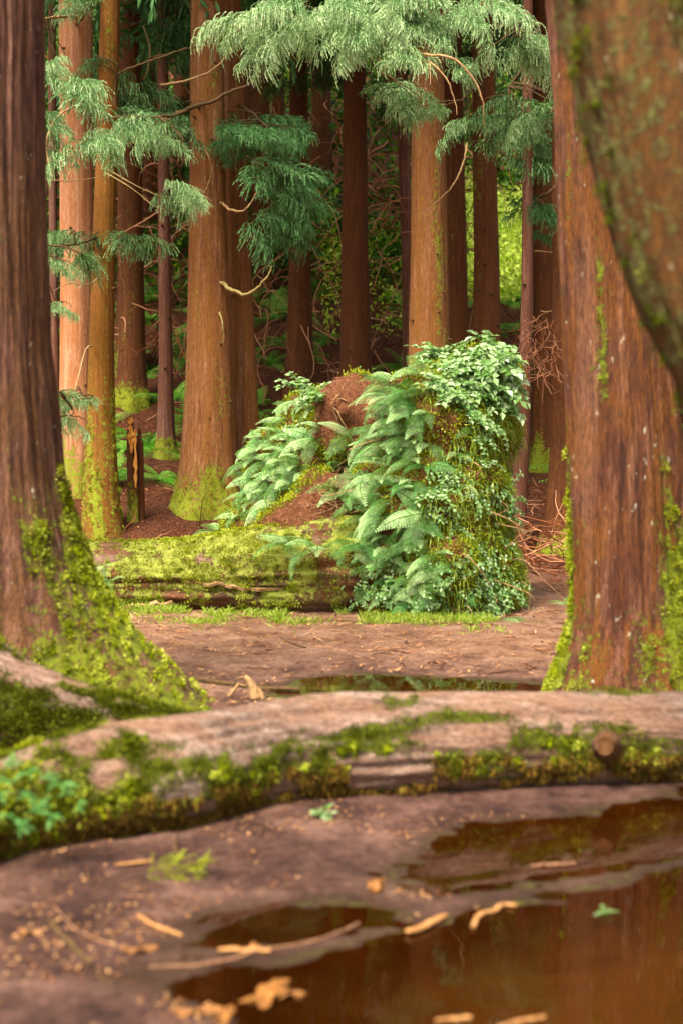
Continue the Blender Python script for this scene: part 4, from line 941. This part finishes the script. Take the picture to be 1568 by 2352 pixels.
e = empty('tree_stump', p, 'tall broken stump of two splintered posts left of the stout orange trunk', 'stump')
mb = MB(); v_, f_ = shard(305, 952, 1215, 18.4, .065, 1); mb.add(v_, f_); mb.build('trunk', MAT['bark_dark'], e, smooth=True, attrs=dict(moss=np.clip(.9 - (v_[:, 2] - p[2]) * 1.1, 0, 1)))
mb = MB(); mb.add(*shard(323, 975, 1205, 18.5, .05, 2)); mb.build('trunk', MAT['bark_dark'], e, smooth=True, attrs=dict(moss=np.zeros(len(mb.v[0]))))
mb = MB(); mb.add(*slab([(300, 958, 18.30), (301, 990, 18.29), (303, 1040, 18.29)], .055, .012, seed=3, jit=.005)); mb.add(*slab([(311, 985, 18.31), (312, 1060, 18.30), (313, 1120, 18.30)], .028, .01, seed=5, jit=.005)); mb.build('splinter', MAT['splinter'], e)
def stick(name, label, pts, rad, mat, cat='stick', flat=None, group=None, z=None, jit=.15):
    w_ = []
    for (px, py) in pts:
        q = G(px, py, .02); w_.append((q[0], q[1], max(gz(q[0], q[1]), 0) + rad * .7 + (z or 0)))
    c = spline(w_, max(8, 5 * len(pts))); n = len(c); c = c + np.stack([rad * .8 * vn(np.arange(n) * .45 + k * 9, len(label) * 3.1, px * .01, 4) for k in range(3)], 1) * (1, 1, .3); r = rad * (.6 + .35 * np.sin(np.linspace(.3, 2.7, n))) * (1 + jit * vn(np.arange(n) * .9, len(label), 0, 2))
    mid = c[n // 2].copy(); mb = MB(); v, f = tube(c, r, 8)
    if flat: v[:, 2] = (v[:, 2] - c[:, 2].repeat(8)) * flat + c[:, 2].repeat(8)
    mb.add(v, f); mb.add(v[:8], [(0, 1, 2, 3), (0, 3, 4, 5), (0, 5, 6, 7)]); mb.add(v[-8:], [(3, 2, 1, 0), (5, 4, 3, 0), (7, 6, 5, 0)])
    return tag(mb.build(name, MAT[mat], off=mid, smooth=True), label, cat, group)
stick('bark_strip', 'pale bark strip on the mud edge, left of the two lying by the big puddle', [(935, 2132), (975, 2118), (1025, 2095)], .016, 'chipwood', 'bark', .5)
stick('bark_strip', 'curved pale bark strip reaching into the big puddle, right one of two', [(1082, 2120), (1110, 2090), (1150, 2072), (1180, 2068)], .012, 'chipwood', 'bark', .5)
stick('stick', 'long reddish stick lying across the shallow puddle', [(340, 2210), (480, 2200), (600, 2178), (720, 2150), (825, 2108)], .0065, 'stick_brown')
stick('bark_strip', 'flat pale bark scrap under the long reddish stick', [(500, 2172), (560, 2178), (625, 2182)], .014, 'chipwood', 'bark', .4)
stick('stick', 'dark thin stick on the mud at the lower left', [(115, 2128), (160, 2170), (215, 2212)], .008, 'twig_dark')
stick('stick', 'thin orange brown stick curving over the mud, above the dark one', [(125, 2095), (175, 2140), (250, 2162), (300, 2170)], .005, 'stick_brown')
stick('stick', 'short orange brown stick ending at the shallow puddle', [(315, 2100), (360, 2122), (420, 2140)], .007, 'chipwood')
stick('stick', 'pale stick half sunk in the upper puddle', [(1215, 1978), (1260, 1976), (1318, 1974)], .007, 'stick_brown')
stick('stick', 'thin brown stick on the mud under the foreground log', [(408, 1940), (405, 1962), (412, 1980)], .007, 'twig_dark')
stick('stick', 'straight dark stick lying on the path left of the far puddle', [(395, 1572), (480, 1576), (600, 1580), (690, 1580)], .014, 'twig_dark')
stick('stick', 'pale orange flake of branch on mud below the mossy end of the log', [(265, 2002), (310, 1998), (350, 1992)], .010, 'chipwood', flat=.5)
stick('stick', 'thin curved twig lying on the path in front of the root mound', [(650, 1478), (680, 1490), (705, 1498)], .006, 'twig_dark')
stick('stick', 'brown floating twig at the bottom edge of the puddle', [(1000, 2330), (1040, 2326), (1080, 2322)], .006, 'chipwood')
stick('stick', 'long brown floating twig at the bottom right of the puddle', [(1140, 2345), (1190, 2332), (1250, 2322)], .006, 'chipwood')
stick('stick', 'pale stick lying across the litter right of the root mound', [(1185, 1275), (1240, 1262), (1310, 1268)], .010, 'twig')
stick('pebble', 'round orange brown pebble on the mud in the foreground centre', [(855, 2040), (864, 2041), (873, 2040)], .020, 'dead_leaf', 'stone')
# small snag on the path
p = G(565, 1598, .03); e = empty('root_snag', p, 'small forked root snag sticking up from the path', 'root')
for a, b, r in (((526, 1600), (552, 1566), .013), ((588, 1602), (562, 1552), .034), ((604, 1604), (580, 1574), .016)):
    y_ = p[1] - .02; mb = MB(); mb.add(*tube(spline([P(*a, y_), (P(*a, y_) + P(*b, y_)) / 2 + (0.01, 0, .01), P(*b, y_)], 8), np.linspace(r, r * .4, 8), 8)); mb.build('root', MAT['twig'], e, smooth=True)
# big dead leaf, and others floating
def dead_leaf(px, py, s, yaw, label, seed=0, mat='dead_leaf', group=None):
    q = G(px, py, 0.); q[2] = max(gz(q[0], q[1]), 0) + .008; n = 28; t = np.linspace(0, 2 * math.pi, n, endpoint=False)
    r = (1 + .30 * np.cos(5 * t) + .12 * np.cos(9 * t + seed)) * (1 + .15 * vn(t * 2, seed, 0, 1)) * s
    o = np.stack((r * np.cos(t) * 1.5, r * np.sin(t) * .7, .008 * np.sin(3 * t)), 1)
    top = np.vstack(([(0, 0, .004)], o)); bot = top - (0, 0, .002); rm = rot_xyz(R(yaw), 0, 0)
    f = [(0, k + 1, (k + 1) % n + 1) for k in range(n)]; fb = [(n + 1, n + 1 + (k + 1) % n + 1, n + 2 + k) for k in range(n)]
    mb = MB(); mb.add(np.vstack((top, bot)) @ rm.T + q, f + fb); mb.add((tube([(-1.1 * s, 0, 0), (-1.9 * s, .15 * s, .006)], .002, 4)[0]) @ rm.T + q, tube([(0, 0, 0), (1, 0, 0)], 1, 4)[1])
    return tag(mb.build('dead_leaf', MAT[mat], off=q), label, 'leaf', group)
dead_leaf(617, 2285, .058, 68, 'large orange brown dead leaf floating at the puddle edge', 2)
for k, (a, b, s, yw) in enumerate([(320, 2190, .03, 20), (590, 2185, .025, 100), (665, 2290, .02, 10), (450, 2335, .035, 15), (520, 2340, .03, 70), (70, 2170, .02, 0), (870, 2000 + 30, .012, 20)]):
    dead_leaf(a, b, s, yw, 'small curled dead leaf lying on the foreground mud', k + 5, group='dead leaves on the mud')
# fallen green sprig on the mud and small seedlings
mb = MB(); add_spray(mb, G(330, 2005, .05), R(8), .0, 1.2, .3, k=0, tshift=.1); o = tag(mb.build('fallen_sprig', MAT['moss']), 'yellow green fallen sprig on the mud under the foreground log', 'sprig')
o = put(LEAFYB[0], 'seedling', G(730, 1880, .03), 1.0, .32, 'tiny pale green seedling under the foreground log', 'plant', None)
o = put(LEAFYB[1], 'leafy_plant', G(1385, 2100, .0), .5, .0001 + .16, 'tiny green floating weed in the puddle', 'plant', None)
for k, (px, py, Yd, s) in enumerate([(int(q * 1.3), int(w_), 4.8 - .08 * (w_ - 1780) / 100, .075 + .04 * ((k_ * 7) % 3) / 2) for k_, (q, w_) in enumerate([(10, 1790), (60, 1830), (110, 1800), (15, 1870), (-30, 1830), (50, 1770), (140, 1850), (90, 1880), (35, 1900), (0, 1830), (85, 1790), (65, 1865), (120, 1825), (20, 1760)])]):
    put(FERNM[k % 2], 'fern', P(px, py, Yd), R(230 + 20 * k), s * 1.6, 'blurred bright green fern on the left end of the foreground log', 'fern', 'ferns on the foreground log', tilt=(0, -.5, 1))
for k, (px, py, Yd, s) in enumerate([(215, 1320, 11.5, .5), (250, 1335, 11.5, .42), (240, 1300, 11.6, .4)]):
    put(FERN[k], 'fern', P(px, py, Yd), R(250 + 20 * k), s, 'small pale fern on the left end of the mossy fallen trunk', 'fern', 'ferns on the fallen trunk', tilt=(0, -.5, 1))
# stub on the front of the foreground log
mb = MB(); mb.add(*tube(spline([P(1395, 1712, 6.0), P(1390, 1712, 5.89), P(1387, 1714, 5.84)], 8), np.linspace(.070, .036, 8) , 14)); v = mb.v[0]; mb.v[0] = v + .012 * norm(v - v.mean(0)) * vn(v[:, 0]*30, v[:, 1]*30, v[:, 2]*30, 2)[:, None]
mb.add([P(1387, 1714, 5.85)] + list(v[-14:]), [(0, (k + 1) % 14 + 1, k + 1) for k in range(14)])
mb.build('branch_stub', MAT['bark_left'], eC, smooth=True, attrs=dict(moss=np.zeros(mb.n)))
# dead twig bundle draped on the slim pink trunk, and brush at its foot
e13 = TREES['T13'][0]; mb = MB()
for k in range(110):
    p = P(g5.uniform(1195, 1280), g5.uniform(725, 860), g5.uniform(16.6, 17.2)); d = norm(np.array((g5.normal() * .8, g5.normal() * .4, -.8))); q = [p]; l = g5.uniform(.15, .5)
    for s in range(6): d = norm(d + g5.normal(size=3) * .4); p = p + d * l / 6; q.append(p)
    tv, tf = tube(q, np.linspace(.005, .002, 7), 3); mb.add(tv, tf, g5.uniform(.4, 1))
mb.build('dead_twig', MAT['twig_red'], e13)
mb = MB()
for k in range(80):
    y = g5.uniform(14, 16.5); x = g5.uniform(1.75, 2.7) * y / 15; z = gz(x, y); p = np.array((x, y, z + g5.uniform(0, .5))); a = g5.uniform(0, 6.28); d = np.array((math.cos(a), math.sin(a) * .5, g5.uniform(-.1, .6))); q = [p]; l = g5.uniform(.3, 1.0)
    for s in range(6): d = norm(d + g5.normal(size=3) * .22 + (0, 0, -.05)); p = p + d * l / 6; q.append(p)
    tv, tf = tube(q, np.linspace(.008, .003, 7), 4); mb.add(tv, tf, g5.uniform(.2, 1))
tag(mb.build('brushwood', MAT['twig_red']), 'heap of dead brushwood on the ground right of the root mound', 'brushwood', kind='stuff')
print('objects', len(S.objects), 'faces', sum(len(o.data.polygons) for o in S.objects if o.type == 'MESH'))
